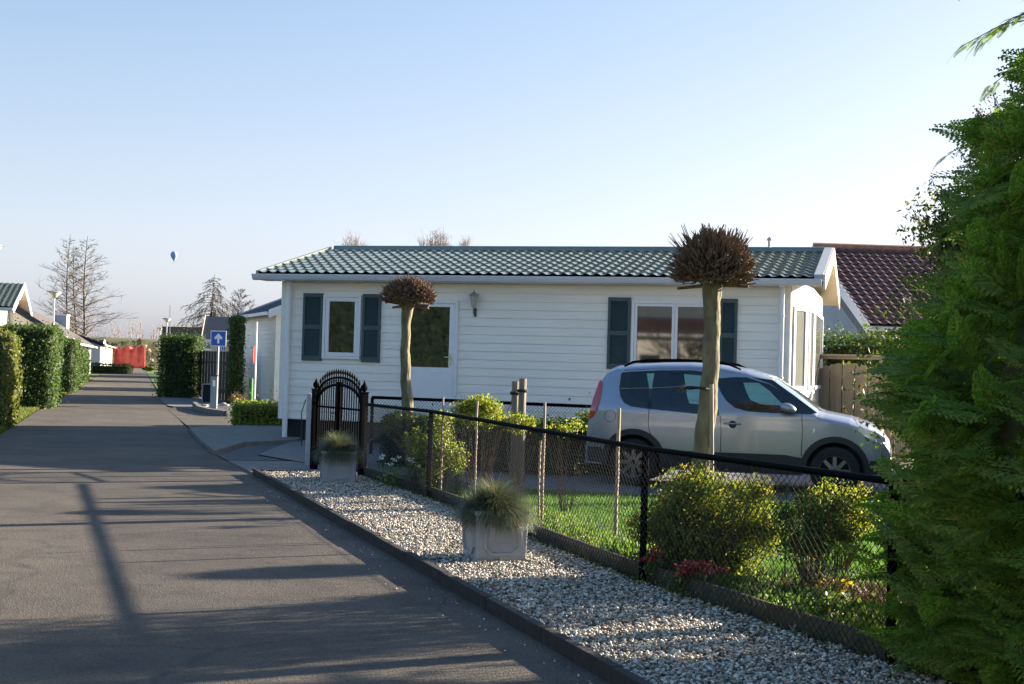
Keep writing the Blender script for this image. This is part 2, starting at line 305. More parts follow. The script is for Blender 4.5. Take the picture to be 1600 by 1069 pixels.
def box_points(n, x0, x1, y0, y1, z0, z1, faces='xXyYZ', rnd=0.12):
    ar = {'x': (y1 - y0) * (z1 - z0), 'X': (y1 - y0) * (z1 - z0), 'y': (x1 - x0) * (z1 - z0), 'Y': (x1 - x0) * (z1 - z0), 'Z': (x1 - x0) * (y1 - y0)}
    tot = sum(ar[f] for f in faces); P = []; Nn = []
    for f in faces:
        k = int(n * ar[f] / tot) + 1
        p = np.stack([rng.uniform(x0, x1, k), rng.uniform(y0, y1, k), rng.uniform(z0, z1, k)], 1); nn = np.zeros((k, 3))
        if f == 'x': p[:, 0] = x0; nn[:, 0] = -1
        if f == 'X': p[:, 0] = x1; nn[:, 0] = 1
        if f == 'y': p[:, 1] = y0; nn[:, 1] = -1
        if f == 'Y': p[:, 1] = y1; nn[:, 1] = 1
        if f == 'Z': p[:, 2] = z1; nn[:, 2] = 1
        P.append(p); Nn.append(nn)
    P = np.concatenate(P); Nn = np.concatenate(Nn)
    # round the edges
    r = min(.2, .3 * (x1 - x0), .3 * (y1 - y0)); inn = np.clip(P, [x0 + r, y0 + r, z0], [x1 - r, y1 - r, z1 - r])
    dv = P - inn; ln = np.linalg.norm(dv, axis=1, keepdims=True); P = inn + dv / np.maximum(ln, 1e-6) * np.minimum(ln, r); Nn = np.where(ln > 1e-4, unit(dv), Nn)
    d = fbm(P, 2.2) * rnd * 0.5 + rng.normal(0, rnd * 0.30, len(P)) - rnd * 0.2
    P = P + Nn * d[:, None]
    return P, Nn
def hedge(name, loc, rz, sx, sy, sz, m, n, leaf, label, cat='hedge', group=None, faces='xXyYZ', rnd=0.12, parts=True):
    root = empty(name, loc, rz, label=label, cat=cat, group=group)
    P, Nn = box_points(n, 0, sx, 0, sy, 0.03, sz, faces, rnd)
    k_ = len(P) // 14; i_ = rng.integers(0, len(P), k_); P = np.concatenate([P, P[i_] + Nn[i_] * np.abs(rng.normal(0, rnd * .75, (k_, 1))) + rng.normal(0, .02, (k_, 3)) + [0, 0, .02]]); Nn = np.concatenate([Nn, Nn[i_]])
    keep = fbm(P, 4.5) > -1.15; P = P[keep]; Nn = Nn[keep]
    npmesh('foliage', leaves(P, Nn, leaf, leaf * 0.6, jitter=0.7), 4, m, root)
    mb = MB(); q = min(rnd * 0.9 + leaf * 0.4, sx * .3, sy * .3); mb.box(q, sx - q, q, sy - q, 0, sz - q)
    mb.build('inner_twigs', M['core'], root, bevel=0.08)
    return root
def blob_points(n, c, r, lumps=7, shell=0.55, low=False, main=.62):
    """points through the outer volume of a lumpy crown"""
    c = np.array(c, float); r = np.array(r, float)
    cs = [c]; rs = [r * main]
    for i in range(lumps):
        d = unit(rng.normal(0, 1, 3)); d[2] = d[2] if low else abs(d[2]) * 0.9 - 0.15
        cs.append(c + d * r * rng.uniform(.5, .78)); rs.append(r * rng.uniform(0.26, 0.48))
    P = []; Nn = []
    wts = np.array([np.prod(q) ** (2 / 3) for q in rs]); wts /= wts.sum()
    for cc, rr, wgt in zip(cs, rs, wts):
        k = int(n * wgt) + 1; d = unit(rng.normal(0, 1, (k, 3)))
        t = rng.uniform(shell, 1.03, k)[:, None]
        P.append(cc + d * rr * t); Nn.append(d)
    P = np.concatenate(P); Nn = np.concatenate(Nn)
    ok = P[:, 2] > 0.02
    return P[ok], Nn[ok]
def stems(mb, c, r, n, h0=0.0, rad=0.012, bend=0.15, seg=4, sides=4):
    for i in range(n):
        a = random.uniform(0, 6.28); t = random.random() ** 0.5
        tip = Vector((c[0] + math.cos(a) * r[0] * t, c[1] + math.sin(a) * r[1] * t, c[2] + r[2] * random.uniform(0.1, 0.85)))
        b = Vector((c[0] + math.cos(a) * r[0] * 0.12, c[1] + math.sin(a) * r[1] * 0.12, h0))
        pts = [b.lerp(tip, k / seg) + Vector((random.uniform(-1, 1), random.uniform(-1, 1), 0)) * bend * 0.3 * r[0] * (k > 0) for k in range(seg + 1)]
        mb.tube(pts, [rad * (1 - 0.75 * k / seg) for k in range(seg + 1)], sides, cap=False)
def shrub(name, loc, r, m, n, leaf, label, cat='shrub', group=None, lumps=7, shell=0.5, nst=14, rad=0.01, zc=None, stemmat=None, asp=0.55, leafn='foliage', jitter=0.9, low=False, main=.62):
    root = empty(name, loc, 0, label=label, cat=cat, group=group)
    c = (0, 0, r[2] * 0.95 if zc is None else zc)
    P, Nn = blob_points(n, c, r, lumps, shell, low, main)
    npmesh(leafn, leaves(P, Nn, leaf, leaf * asp, jitter=jitter), 4, m, root)
    if nst:
        mb = MB(); stems(mb, c, r, nst, rad=rad); mb.build('stems', stemmat or M['twig'], root)
    return root
exec_order_marker = None

# ================================================================== SETTING
def sheet(name, pts, z, m, kind='structure', thick=0.0, **k):
    mb = MB(); p = [Vector((q[0], q[1], z)) for q in pts]
    if thick: mb.extr([q - Vector((0, 0, thick)) for q in p], (0, 0, thick))
    else: mb.add(p, [tuple(range(len(p)))])
    o = mb.build(name, m); 
    if o.data.polygons[0].normal.z < 0 and not thick: o.data.flip_normals()
    return tag(o, kind=kind, **k)
sheet('ground', [(-3000, -300), (3000, -300), (3000, 5000), (-3000, 5000)], -0.03, M['ground'])
def kx(Z): return 0.551 - 0.3487 * (Z - 6.839)
road_l = [(kx(-25) - 4.0, -25), (-9.694 + 0.287 * 15.6, 10), (-9.694, 25.618), (-12.761, 36.26), (-21.49, 67.6), (-48.7, 164)]
road_r = [(kx(-25) + .1, -25), (kx(6.8), 6.8), (kx(18.5), 18.5), (-5.341, 23.63), (-12.3, 47.5), (-17.2, 65.0), (-45.0, 164)]
sheet('road', road_l + road_r[::-1], 0.0, M['asphalt'])
side = [G(300, 672), G(262, 640), G(282, 633), G(306, 641), G(352, 650), G(470, 650), G(470, 668)]
sheet('side_road', side, 0.004, M['asphalt'])
sheet('paved_forecourt', [G(250, 624), G(262, 634), G(300, 640), G(345, 630), G(345, 606), G(262, 606)], 0.008, M['paving'])
sheet('concrete_apron', [G(295, 673), G(436, 665.5), G(470, 665.5), G(470, 690), G(464, 692), G(380, 697), G(335, 711), G(315, 695)], 0.07, M['slab'], thick=0.1)
sheet('grey_chippings_strip', [G(338, 712), G(356, 721), G(520, 721), G(520, 694), G(466, 694), G(382, 699)], 0.012, M['grey_gravel'])
sheet('concrete_strip', [G(357, 722), G(396, 741.5), G(408, 739.5), G(520, 741), G(520, 723)], 0.02, M['slab'], thick=0.03)
for i, (x0, x1) in enumerate([(0, 1)]):
    sheet('verge_grass', [(-9.7, 25.9), (-12.9, 36.4), (-21.6, 67.8), (-48.8, 164), (-90, 164), (-40, 60), (-20, 25.9)], -0.02, M['lawn'])
sheet('right_verge_grass', [G(252, 620), (-17.1, 65), (-44.8, 164), (-25, 164), (-8, 60), G(300, 606)], -0.012, M['lawn'])
# fence line and garden
FP = [Vector((-1.98, 18.2, 0)), Vector((-0.904, 15.478, 0)), Vector((0.997, 9.822, 0)), Vector((2.083, 7.267, 0)), Vector((3.25, 4.5, 0))]
gp = [(p.x, p.y) for p in FP]
sheet('driveway', [(-2.2, 19.2), (gp[0][0] + .05, gp[0][1]), (-1.45, 17.3), (12, 13.5), (14, 22), (4.6, 23.9), (-4.2, 26.4), (-4.1, 22)], 0.03, M['paving'])
sheet('lawn_ground', [(p[0] + 0.1, p[1]) for p in gp] + [(14, 4.5), (14, 13.6), (-1.3, 17.35)], 0.05, M['lawn'])
bed = [(p[0] + 0.02, p[1]) for p in gp]; bed2 = [(p[0] + 1.05, p[1] + 0.35) for p in gp]
sheet('flower_bed', bed + bed2[::-1], 0.06, M['soil'])
gb = [(kx(18.4) + 0.1, 18.42), (-1.95, 18.75)] + gp[1:] + [(4.6, 1.5), (kx(1.5) + .05, 1.5)]
sheet('gravel_bed', gb, 0.035, M['gravelbed'])
# kerb along the gravel
def strip(name, pts, wdt, z0, z1, m, off=0.0, jit=0.0, **k):
    mb = MB()
    for a, b in zip(pts[:-1], pts[1:]):
        a = Vector(a); b = Vector(b); d = (b - a); n = max(1, int(d.length / 1.0)); 
        s = Vector((-d.y, d.x, 0)).normalized()
        for i in range(n):
            p = a.lerp(b, i / n); q = a.lerp(b, (i + 1) / n - 0.004 / max(d.length, .01))
            o = s * (off + random.uniform(-jit, jit)); dz = random.uniform(-jit, jit)
            mb.extr([p + o + Vector((0, 0, z0)), q + o + Vector((0, 0, z0)), q + o - s * wdt + Vector((0, 0, z0)), p + o - s * wdt + Vector((0, 0, z0))], (0, 0, z1 - z0 + dz))
    return mb.build(name, m, bevel=0.006, **k)
strip('kerb', [(kx(18.5), 18.5, 0), (kx(1), 1, 0)], 0.06, -0.02, 0.09, M['kerb'], off=0.06, jit=0.004, kind='structure')
strip('gravel_end_edging', [G(402, 741.5), G(500, 744.5)], 0.05, 0, 0.07, M['kerb'], kind='structure')
edge = strip('garden_edging_board', [p + Vector((0.03, 0, 0)) for p in FP], 0.035, -0.02, 0.17, M['edging'], off=0.035, jit=0.006)
tag(edge, 'low mossy edging boards along the foot of the black mesh fence beside the white gravel', 'edging board')
# pebbles
def ico():
    bm = bmesh.new(); bmesh.ops.create_icosphere(bm, subdivisions=1, radius=1); v = np.array([x.co[:] for x in bm.verts]); f = np.array([[q.index for q in x.verts] for x in bm.faces]); bm.free(); return v, f
IV, IF = ico()
def in_gravel(X, Y, mg=0.05):
    fx = np.interp(Y, [p[1] for p in gp][::-1], [p[0] for p in gp][::-1])
    return (X > kx(Y) + 0.03 + mg) & (X < fx - mg * .2) & (Y < 18.4 + (X + 3.5) * 0.2)
def scatter_stones(name, X, Y, Z, S, m, **k):
    n = len(X); v = IV[None] * (1 + rng.normal(0, 0.14, (n, len(IV), 1)))
    sc = S[:, None] * rng.uniform(0.65, 1.3, (n, 3)) * np.array([1, 1, 0.6]); v = v * sc[:, None, :]
    a = rng.uniform(0, 6.28, n); t = rng.normal(0, 0.35, n)
    ca, sa, ct, st = np.cos(a), np.sin(a), np.cos(t), np.sin(t)
    y = v[:, :, 1] * ct[:, None] - v[:, :, 2] * st[:, None]; z = v[:, :, 1] * st[:, None] + v[:, :, 2] * ct[:, None]; x = v[:, :, 0]
    v = np.stack([x * ca[:, None] - y * sa[:, None] + X[:, None], x * sa[:, None] + y * ca[:, None] + Y[:, None], z + Z[:, None]], 2)
    F = (IF[None] + (np.arange(n) * len(IV))[:, None, None]).reshape(-1, 3)
    return npmesh(name, v.reshape(-1, 3), 3, m, F=F, smooth=True, **k)
n = 210000
X = rng.uniform(-3.6, 3.2, n); Y = 6.0 + 12.9 * rng.uniform(0, 1, n) ** 1.25
ok = in_gravel(X, Y); X = X[ok]; Y = Y[ok]
scatter_stones('gravel', X, Y, 0.045 + rng.uniform(-0.008, 0.022, len(X)), rng.uniform(0.0065, 0.015, len(X)), M['pebble'],
               kind='stuff', label='white and tan pebbles filling the strip between kerb and fence', cat='gravel')
# a few strays and leaf crumbs at the foot of the kerb
n = 160; Y = rng.uniform(6.5, 18, n); X = kx(Y) - 0.10 - rng.exponential(0.10, n)
scatter_stones('kerb_debris', X, Y, np.full(n, 0.006), rng.uniform(0.003, 0.009, n), M['pebble'], kind='stuff', label='scattered crumbs of stone and leaf lying along the foot of the kerb', cat='debris')
# dry leaves and litter along the kerb and on the gravel
M['dry'] = leafmat('dry_leaf', [(0, (0.07, 0.045, 0.025)), (0.6, (0.16, 0.10, 0.05)), (1, (0.26, 0.20, 0.10))], 0.1)
n = 520; Y = rng.uniform(6.3, 18.2, n); o_ = np.where(rng.uniform(0, 1, n) < .6, -.05 - rng.exponential(.06, n), rng.uniform(.1, 1.0, n)); X = kx(Y) + o_
P = np.stack([X, Y, np.where(o_ < 0, .008, .072)], 1)
npmesh('leaf_litter', leaves(P, np.tile([0, 0, 1.], (n, 1)), np.full(n, .022), np.full(n, .012), jitter=.35), 4, M['dry'], kind='stuff', label='small dry leaves lying along the kerb and on the pebbles', cat='leaf litter')
# lawn blades
n = 150000
X = rng.uniform(-1.4, 6.5, n); Y = rng.uniform(7.5, 17.0, n)
fx = np.interp(Y, [p[1] for p in gp][::-1], [p[0] for p in gp][::-1])
ok = (X > fx + 0.35 + 0.6 * rng.uniform(0, 1, n) ** 2) & (X < 0.34 * Y + 0.6) & (Y < 17.1 - (X + 1.3) * 0.25); X = X[ok]; Y = Y[ok]; n = len(X)
h = rng.uniform(0.03, 0.07, n); a = rng.uniform(0, 6.28, n); lx = rng.normal(0, 0.018, n); ly = rng.normal(0, 0.018, n); wd = 0.0035
V = np.stack([np.stack([X - wd * np.cos(a), Y - wd * np.sin(a), np.full(n, .05)], 1), np.stack([X + wd * np.cos(a), Y + wd * np.sin(a), np.full(n, .05)], 1), np.stack([X + lx, Y + ly, .05 + h], 1)], 1)
npmesh('lawn_grass', V.reshape(-1, 3), 3, M['grass'], kind='stuff', label='short green lawn behind the mesh fence, in front of the car', cat='grass')
n = 60000; t_ = rng.uniform(0, 1, n); Y = 25.9 + 60 * t_ ** 1.6; ex_ = np.interp(Y, [25.6, 36.3, 67.6, 164], [-9.69, -12.76, -21.49, -48.7]); X = ex_ - .05 - rng.exponential(.8, n)
a = rng.uniform(0, 6.28, n); h = rng.uniform(.04, .11, n); wd = .006 + .0002 * Y
V = np.stack([np.stack([X - wd * np.cos(a), Y - wd * np.sin(a), np.full(n, -.02)], 1), np.stack([X + wd * np.cos(a), Y + wd * np.sin(a), np.full(n, -.02)], 1), np.stack([X + rng.normal(0, .03, n), Y, -.02 + h], 1)], 1)
npmesh('verge_grass_blades', V.reshape(-1, 3), 3, M['privet'], kind='stuff', label='rough grass on the verge between the road and the left hedges', cat='grass')
# dyke and far woods
mb = MB(); xs = np.linspace(-420, 420, 60)
prof = [(232, -0.1), (244, 4.2), (248, 4.6), (256, 4.6), (275, -0.1)]
vs = [(x, y + 6 * math.sin(x * .02), z + 0.12 * math.sin(x * .31) * (z > 0)) for x in xs for y, z in prof]
k = len(prof); mb.add(vs, [(i * k + j, (i + 1) * k + j, (i + 1) * k + j + 1, i * k + j + 1) for i in range(len(xs) - 1) for j in range(k - 1)])
tag(mb.build('dyke_hill', M['dyke'], smooth=True), kind='structure')
P = np.stack([rng.uniform(-110, -35, 2600), rng.uniform(185, 245, 2600), rng.uniform(0, 1, 2600) ** 1.4 * 3.6], 1)
npmesh('far_scrub', leaves(P, np.tile([0, -1, 0.3], (2600, 1)), np.full(2600, 1.1), np.full(2600, 0.8)), 4, M['dyke_bush'], kind='stuff', label='olive brown scrub massed below the far dyke at the end of the road', cat='scrub')
def far_wood():
    segs = []
    for i in range(290):
        x = -172 + i * .54 + random.uniform(-.7, .7); y = 390 + random.uniform(-15, 15); H = random.uniform(6.5, 11.5)
        b = Vector((x, y, 0)); t = b + Vector((random.uniform(-.4, .4), 0, H)); segs.append((b, t, .14, .04))
        for q in range(16):
            s = b.lerp(t, random.uniform(.3, .97)); dd = Vector((random.uniform(-1, 1), random.uniform(-.6, .6), random.uniform(1.2, 2.4))).normalized()
            segs.append((s, s + dd * random.uniform(1, 2.6), .05, .02))
    mb = MB()
    for a, b, r0, r1 in segs: mb.tube([a, b], [r0, r1], 3, cap=False)
    tag(mb.build('far_woods', M['far_twigs']), 'hazy line of bare slender trees beyond the dyke on the horizon', 'woods', kind='stuff')
far_wood()

# ================================================================== MAIN CHALET
TH = math.atan(590 / 2100)
HL = Vector((-4.421, 26.518, 0)); U = Vector((math.cos(TH), -math.sin(TH), 0)); NV = Vector((math.sin(TH), math.cos(TH), 0))
def tiled(mb, x0, x1, p0, p1, pitch, step, amp, lift):
    """wave-profiled stepped tile sheet; p0=(y,z) eave, p1=(y,z) ridge"""
    nx = int((x1 - x0) / pitch) * 8; p0 = Vector((0, *p0)); p1 = Vector((0, *p1)); d = p1 - p0; L = d.length; ns = round(L / step); nr = Vector((0, -d.z, d.y)).normalized()
    if nr.z < 0: nr = -nr
    xs = [x0 + (x1 - x0) * i / nx for i in range(nx + 1)]
    def prof(x):
        t = ((x - x0) / pitch) % 1.0
        return amp * (0.5 + 0.5 * math.cos(2 * math.pi * t)) ** 1.3
    rows = []
    for s in range(ns):
        a = p0 + d * (s / ns); b = p0 + d * ((s + 1) / ns)
        rows.append((a, lift)); rows.append((b, 0.0))
    vs = [(x, (q + nr * (prof(x) + l)).y, (q + nr * (prof(x) + l)).z) for q, l in rows for x in xs]
    n = nx + 1
    fs = [(r * n + i, r * n + i + 1, (r + 1) * n + i + 1, (r + 1) * n + i) for r in range(len(rows) - 1) for i in range(nx)]
    return mb.add(vs, fs)
def siding(mb, x0, x1, z0, z1, pitch, y=0.0, Mx=None, lap=0.017):
    z = z0
    while z < z1 - 0.01:
        t = min(z + pitch, z1)
        zg = z + .011
        vs = [Vector(q) for q in ((x0, y - lap, zg), (x1, y - lap, zg), (x1, y - 0.004, t), (x0, y - 0.004, t), (x0, y, zg), (x1, y, zg))]
        if Mx: vs = [Mx @ q for q in vs]
        mb.add(vs, [(0, 1, 2, 3), (4, 5, 1, 0)]); z = t
    return mb
def window(parent, x0, x1, z0, z1, panes=1, fr=0.055, y=-0.018, d=0.05, pm='pane', m='white', name='window', outer=0.05):
    fm = MB(); w_ = (x1 - x0)
    # outer architrave
    for (a, b, c, e) in ((x0, x1, z1 - outer, z1), (x0, x1, z0, z0 + outer), (x0, x0 + outer, z0 + outer, z1 - outer), (x1 - outer, x1, z0 + outer, z1 - outer)):
        fm.box(a, b, y - d, y + .002, c, e)
    o = fm.build(name, M[m], parent, bevel=0.004)
    gaps = [x0 + outer + i * (w_ - 2 * outer) / panes for i in range(panes + 1)]
    for i in range(panes):
        a, b = gaps[i] + .003, gaps[i + 1] - .003; c, e = z0 + outer + .003, z1 - outer - .003
        s = MB()
        for (aa, bb, cc, ee) in ((a, b, e - fr, e), (a, b, c, c + fr), (a, a + fr, c + fr, e - fr), (b - fr, b, c + fr, e - fr)):
            s.box(aa, bb, y - d + .012, y + .002, cc, ee)
        s.build('sash', M[m], o, bevel=0.004)
        MB().box(a + fr, b - fr, y - .006, y, c + fr, e - fr).build('pane', M[pm], o)
    return o
def chalet():
    h = empty('mobile_home', HL, -TH, label='long cream clad mobile home with green tiled roof and blue shutters', cat='mobile home')
    W_, D_, Z0, Z1 = 9.72, 6.4, 0.424, 3.13
    mb = MB(); mb.box(-0.12, W_, 0.0, D_, Z0, Z1)
    mb.extr([(-0.12, 0.05, Z1), (-0.12, D_ - .05, Z1), (-0.12, 3.2, Z1 + .78)], (W_ + .12, 0, 0))
    siding(mb, 0.06, 9.50, Z0, Z1, 0.1575)
    Mx = Matrix.Translation((-0.12, 0, 0)) @ Matrix.Rotation(R(-90), 4, 'Z')
    siding(mb, -6.4, 0, Z0, Z1, 0.1575, 0, Mx)
    wall = mb.build('wall', M['siding'], h)
    MB().box(-0.15, 0.06, -0.03, -0.001, Z0, Z1).build('corner_trim', M['siding'], h); MB().box(9.50, 9.72, -.022, -.001, Z0, Z1).build('corner_trim', M['siding'], h)
    MB().box(-0.08, W_ - .05, 0.12, D_, 0, Z0).build('plinth', M['plinth'], h)
    # roof
    ez, rz, ry = 3.26, 4.03, 3.2
    mb = MB(); tiled(mb, -0.50, 10.13, (-0.34, ez), (ry, rz), 0.205, 0.35, 0.036, 0.028)
    mb.extr([(-0.50, -0.33, ez - .035), (-0.50, ry, rz - .05), (-0.50, 2 * ry + .34, ez - .035), (-0.50, 2 * ry + .34, ez + .02), (-0.50, ry, rz + 0.0), (-0.50, -0.33, ez - .0)], (10.5, 0, 0))
    roof = mb.build('roof', M['tile_green'], h)
    MB().box(-0.5, 10.28, -.352, -.335, ez - .05, ez + .03).build('eave_board', M['black'], h)
    mb = MB(); mb.tube([(-0.44, ry, rz + .03), (10.15, ry, rz + .03)], 0.085, 10); mb.build('ridge_cap', M['tile_green'], roof)
    mb = MB(); mb.tube([(9.0, ry + .5, rz - .1), (9.0, ry + .5, rz + .28)], .03, 8); mb.lathe([(.02, 0), (.06, .05), (.012, .1)], (9.0, ry + .5, rz + .26), 8); mb.build('vent_pipe', M['galv'], roof)
    # verge boards
    mb = MB()
    def verge(x0, x1, t0, t1, ms):
        ms.extr([(x0, -0.36, ez + t0), (x0, ry, rz + t0 + .03), (x0, ry, rz + t1 + .03), (x0, -0.36, ez + t1)], (x1 - x0, 0, 0))
        ms.extr([(x0, ry, rz + t0 + .03), (x0, 2 * ry + .36, ez + t0), (x0, 2 * ry + .36, ez + t1), (x0, ry, rz + t1 + .03)], (x1 - x0, 0, 0))
    verge(10.135, 10.29, -.05, .075, mb); mb.build('verge_board', M['galv_board'], h)
    mb = MB(); verge(-.56, -.502, -.05, .06, mb); mb.build('left_verge_board', M['tile_green'], h)
    # cream barge and soffit at the right gable
    mb = MB(); verge(10.292, 10.33, -.2, .07, mb); mb.build('barge_board', M['cream'], h)
    mb = MB(); mb.extr([(9.74, -.30, ez - .09), (9.74, ry, rz - .06), (9.74, ry, rz - .09), (9.74, -.30, ez - .12)], (.55, 0, 0))
    mb.extr([(9.74, ry, rz - .06), (9.74, 2 * ry + .3, ez - .09), (9.74, 2 * ry + .3, ez - .12), (9.74, ry, rz - .09)], (.55, 0, 0)); mb.build('soffit', M['cream'], h)
    MB().box(-0.5, 9.74, -.32, 0, 3.135, 3.15).build('eave_soffit', M['siding'], h)
    # gutter
    mb = MB(); c = [(-.34, 3.225), (-.345, 3.245), (-.46, 3.245), (-.455, 3.20), (-.43, 3.15), (-.40, 3.132), (-.34, 3.132)]
    mb.extr([(-.60, y, z) for y, z in c], (10.87, 0, 0)); mb.box(-.60, 10.27, -.475, -.455, 3.225, 3.25)
    mb.build('gutter', M['gutter'], h)
    for x in (0.03, 9.575):
        mb = MB(); mb.tube([(x, -.39, 3.14), (x, -.39, 3.10), (x, -.085, 3.0), (x, -.085, 0.03)] if False else [(x, -.085, 3.14), (x, -.085, 0.03)], 0.052, 12)
        for z in (2.6, 1.5, .6): mb.tube([(x, -.085, z), (x, -.085, z + .03)], .06, 12)
        mb.box(x - .03, x + .03, -.40, -.05, 3.11, 3.135)
        mb.build('downspout', M['white'], h)
    # windows and shutters
    window(h, 0.755, 1.545, 1.63, 2.88, 1, fr=0.075)
    window(h, 6.87, 8.46, 1.60, 2.85, 2, fr=0.05)
    def shutter(x0, x1, z0, z1):
        s = MB(); y0, y1 = -.055, -.016; zm = (z0 + z1) / 2
        for a, b, c, e in ((x0, x0 + .05, z0, z1), (x1 - .05, x1, z0, z1), (x0 + .05, x1 - .05, z1 - .07, z1), (x0 + .05, x1 - .05, z0, z0 + .09), (x0 + .05, x1 - .05, zm - .04, zm + .04)): s.box(a, b, y0, y1, c, e)
        for c, e in ((z0 + .09, zm - .04), (zm + .04, z1 - .07)):
            k = int((e - c) / .038)
            for i in range(k):
                z = c + (e - c) * (i + .5) / k
                s.add([(x0 + .05, -.048, z - .02), (x1 - .05, -.048, z - .02), (x1 - .05, -.022, z + .016), (x0 + .05, -.022, z + .016)], [(0, 1, 2, 3)])
            s.box(x0 + .05, x1 - .05, -.02, y1, c, e)
        s.build('shutter', M['shutter'], h)
    for a, b in ((0.325, 0.745), (1.575, 1.955), (6.425, 6.845), (8.475, 8.79)): shutter(a, b, 1.585, 2.905)
    # door
    x0, x1, z0, z1 = 2.40, 3.53, 0.43, 2.80
    mb = MB()
    for a, b, c, e in ((x0, x0 + .06, z0, z1), (x1 - .06, x1, z0, z1), (x0 + .06, x1 - .06, z1 - .06, z1)): mb.box(a, b, -.07, -.016, c, e)
    mb.build('door_frame', M['white'], h, bevel=.004)
    a, b, c, e = x0 + .065, x1 - .065, z0 + .01, z1 - .065
    mb = MB(); ga, gb_, gc, ge = a + .10, b - .10, 1.52, e - .06
    for q in ((a, ga, c, e), (gb_, b, c, e), (ga, gb_, ge, e), (ga, gb_, c, gc)): mb.box(q[0], q[1], -.058, -.02, q[2], q[3])
    mb.box(ga, gb_, -.064, -.058, gc - .09, gc - .075)
    door = mb.build('door', M['white'], h, bevel=.003)
    MB().box(ga, gb_, -.035, -.03, gc, ge).build('pane', M['pane'], door)
    mb = MB(); mb.tube([(b - .055, -.058, 1.72), (b - .055, -.10, 1.72), (b - .17, -.10, 1.72)], .011, 8); mb.box(b - .075, b - .035, -.066, -.058, 1.58, 1.78); mb.build('handle', M['chrome'], door)
    for z in (.9, 1.7, 2.5): MB().tube([(x0 + .03, -.08, z), (x0 + .03, -.08, z + .09)], .012, 8).build('hinge', M['white'], door)
    # bay at the right end
    B = [(9.72, 0.02), (9.97, 0.75), (10.03, 1.5), (10.03, 4.9), (9.97, 5.65), (9.72, 6.38)]
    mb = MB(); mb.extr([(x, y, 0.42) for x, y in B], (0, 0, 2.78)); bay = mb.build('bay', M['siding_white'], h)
    for i in range(4):
        p, q = Vector((*B[i], 0)), Vector((*B[i + 1], 0)); L = (q - p).length; a = math.atan2((q - p).y, (q - p).x)
        e = empty('bay_window', p, a); e.parent = bay
        zz = (1.30, 2.80)
        m0 = 0.09 if i != 2 else .2
        f = MB(); x0, x1 = m0, L - m0
        for (aa, bb, cc, ee) in ((x0, x1, zz[1] - .07, zz[1]), (x0, x1, zz[0], zz[0] + .07), (x0, x0 + .07, zz[0] + .07, zz[1] - .07), (x1 - .07, x1, zz[0] + .07, zz[1] - .07)): f.box(aa, bb, -.045, -.001, cc, ee)
        f.box(x0 + .07, x1 - .07, -.012, -.004, zz[0] + .07, zz[1] - .07)
        e2 = f.build('frame', M['white'], None); e2.parent = bay; e2.matrix_parent_inverse = Matrix(); e2.location = p; e2.rotation_euler = (0, 0, a)
        g = MB().box(x0 + .07, x1 - .07, -.02, -.013, zz[0] + .07, zz[1] - .07).build('pane', M['pane_grey'], bay); g.location = p; g.rotation_euler = (0, 0, a)
        bpy.data.objects.remove(e)
        s = MB(); siding(s, 0.0, L, 2.82, 3.15, .1575, 0, None, .01); siding(s, 0, L, .42, 1.28, .1575, 0, None, .01)
        for xx in (0, L - .05): s.box(xx, xx + .05, -.014, 0, .42, 3.15)
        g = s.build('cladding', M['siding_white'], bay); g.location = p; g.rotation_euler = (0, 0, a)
    return h
chalet()
# wall lantern beside the door
def hpos(x, y, z): return HL + U * x + NV * y + Vector((0, 0, z))
lt = empty('wall_lantern', hpos(3.86, -.015, 2.5), -TH, label='small carriage lantern fixed to the cream wall right of the door', cat='wall lamp')
mb = MB(); mb.box(-.025, .025, -.012, 0, 0, .16); mb.tube([(0, -.01, .04), (0, -.06, .02), (0, -.12, .07), (0, -.12, .16)], .009, 6); mb.tube([(0, -.01, .13), (0, -.06, .17), (0, -.12, .15)], .008, 6)
mb.build('bracket', M['shutter'], lt)
mb = MB(); mb.lathe([(.035, .16), (.075, .40)], (0, -.12, 0), 6); mb.build('lamp_glass', M['lampglass'], lt)
mb = MB(); mb.lathe([(.10, .40), (.085, .425), (.03, .455), (.012, .47), (.018, .49), (.002, .51)], (0, -.12, 0), 12)
for k in range(6):
    a = k * math.pi / 3; mb.tube([(.037 * math.cos(a), -.12 + .037 * math.sin(a), .16), (.078 * math.cos(a), -.12 + .078 * math.sin(a), .40)], .005, 4)
mb.build('lamp_cap', M['galv'], lt)

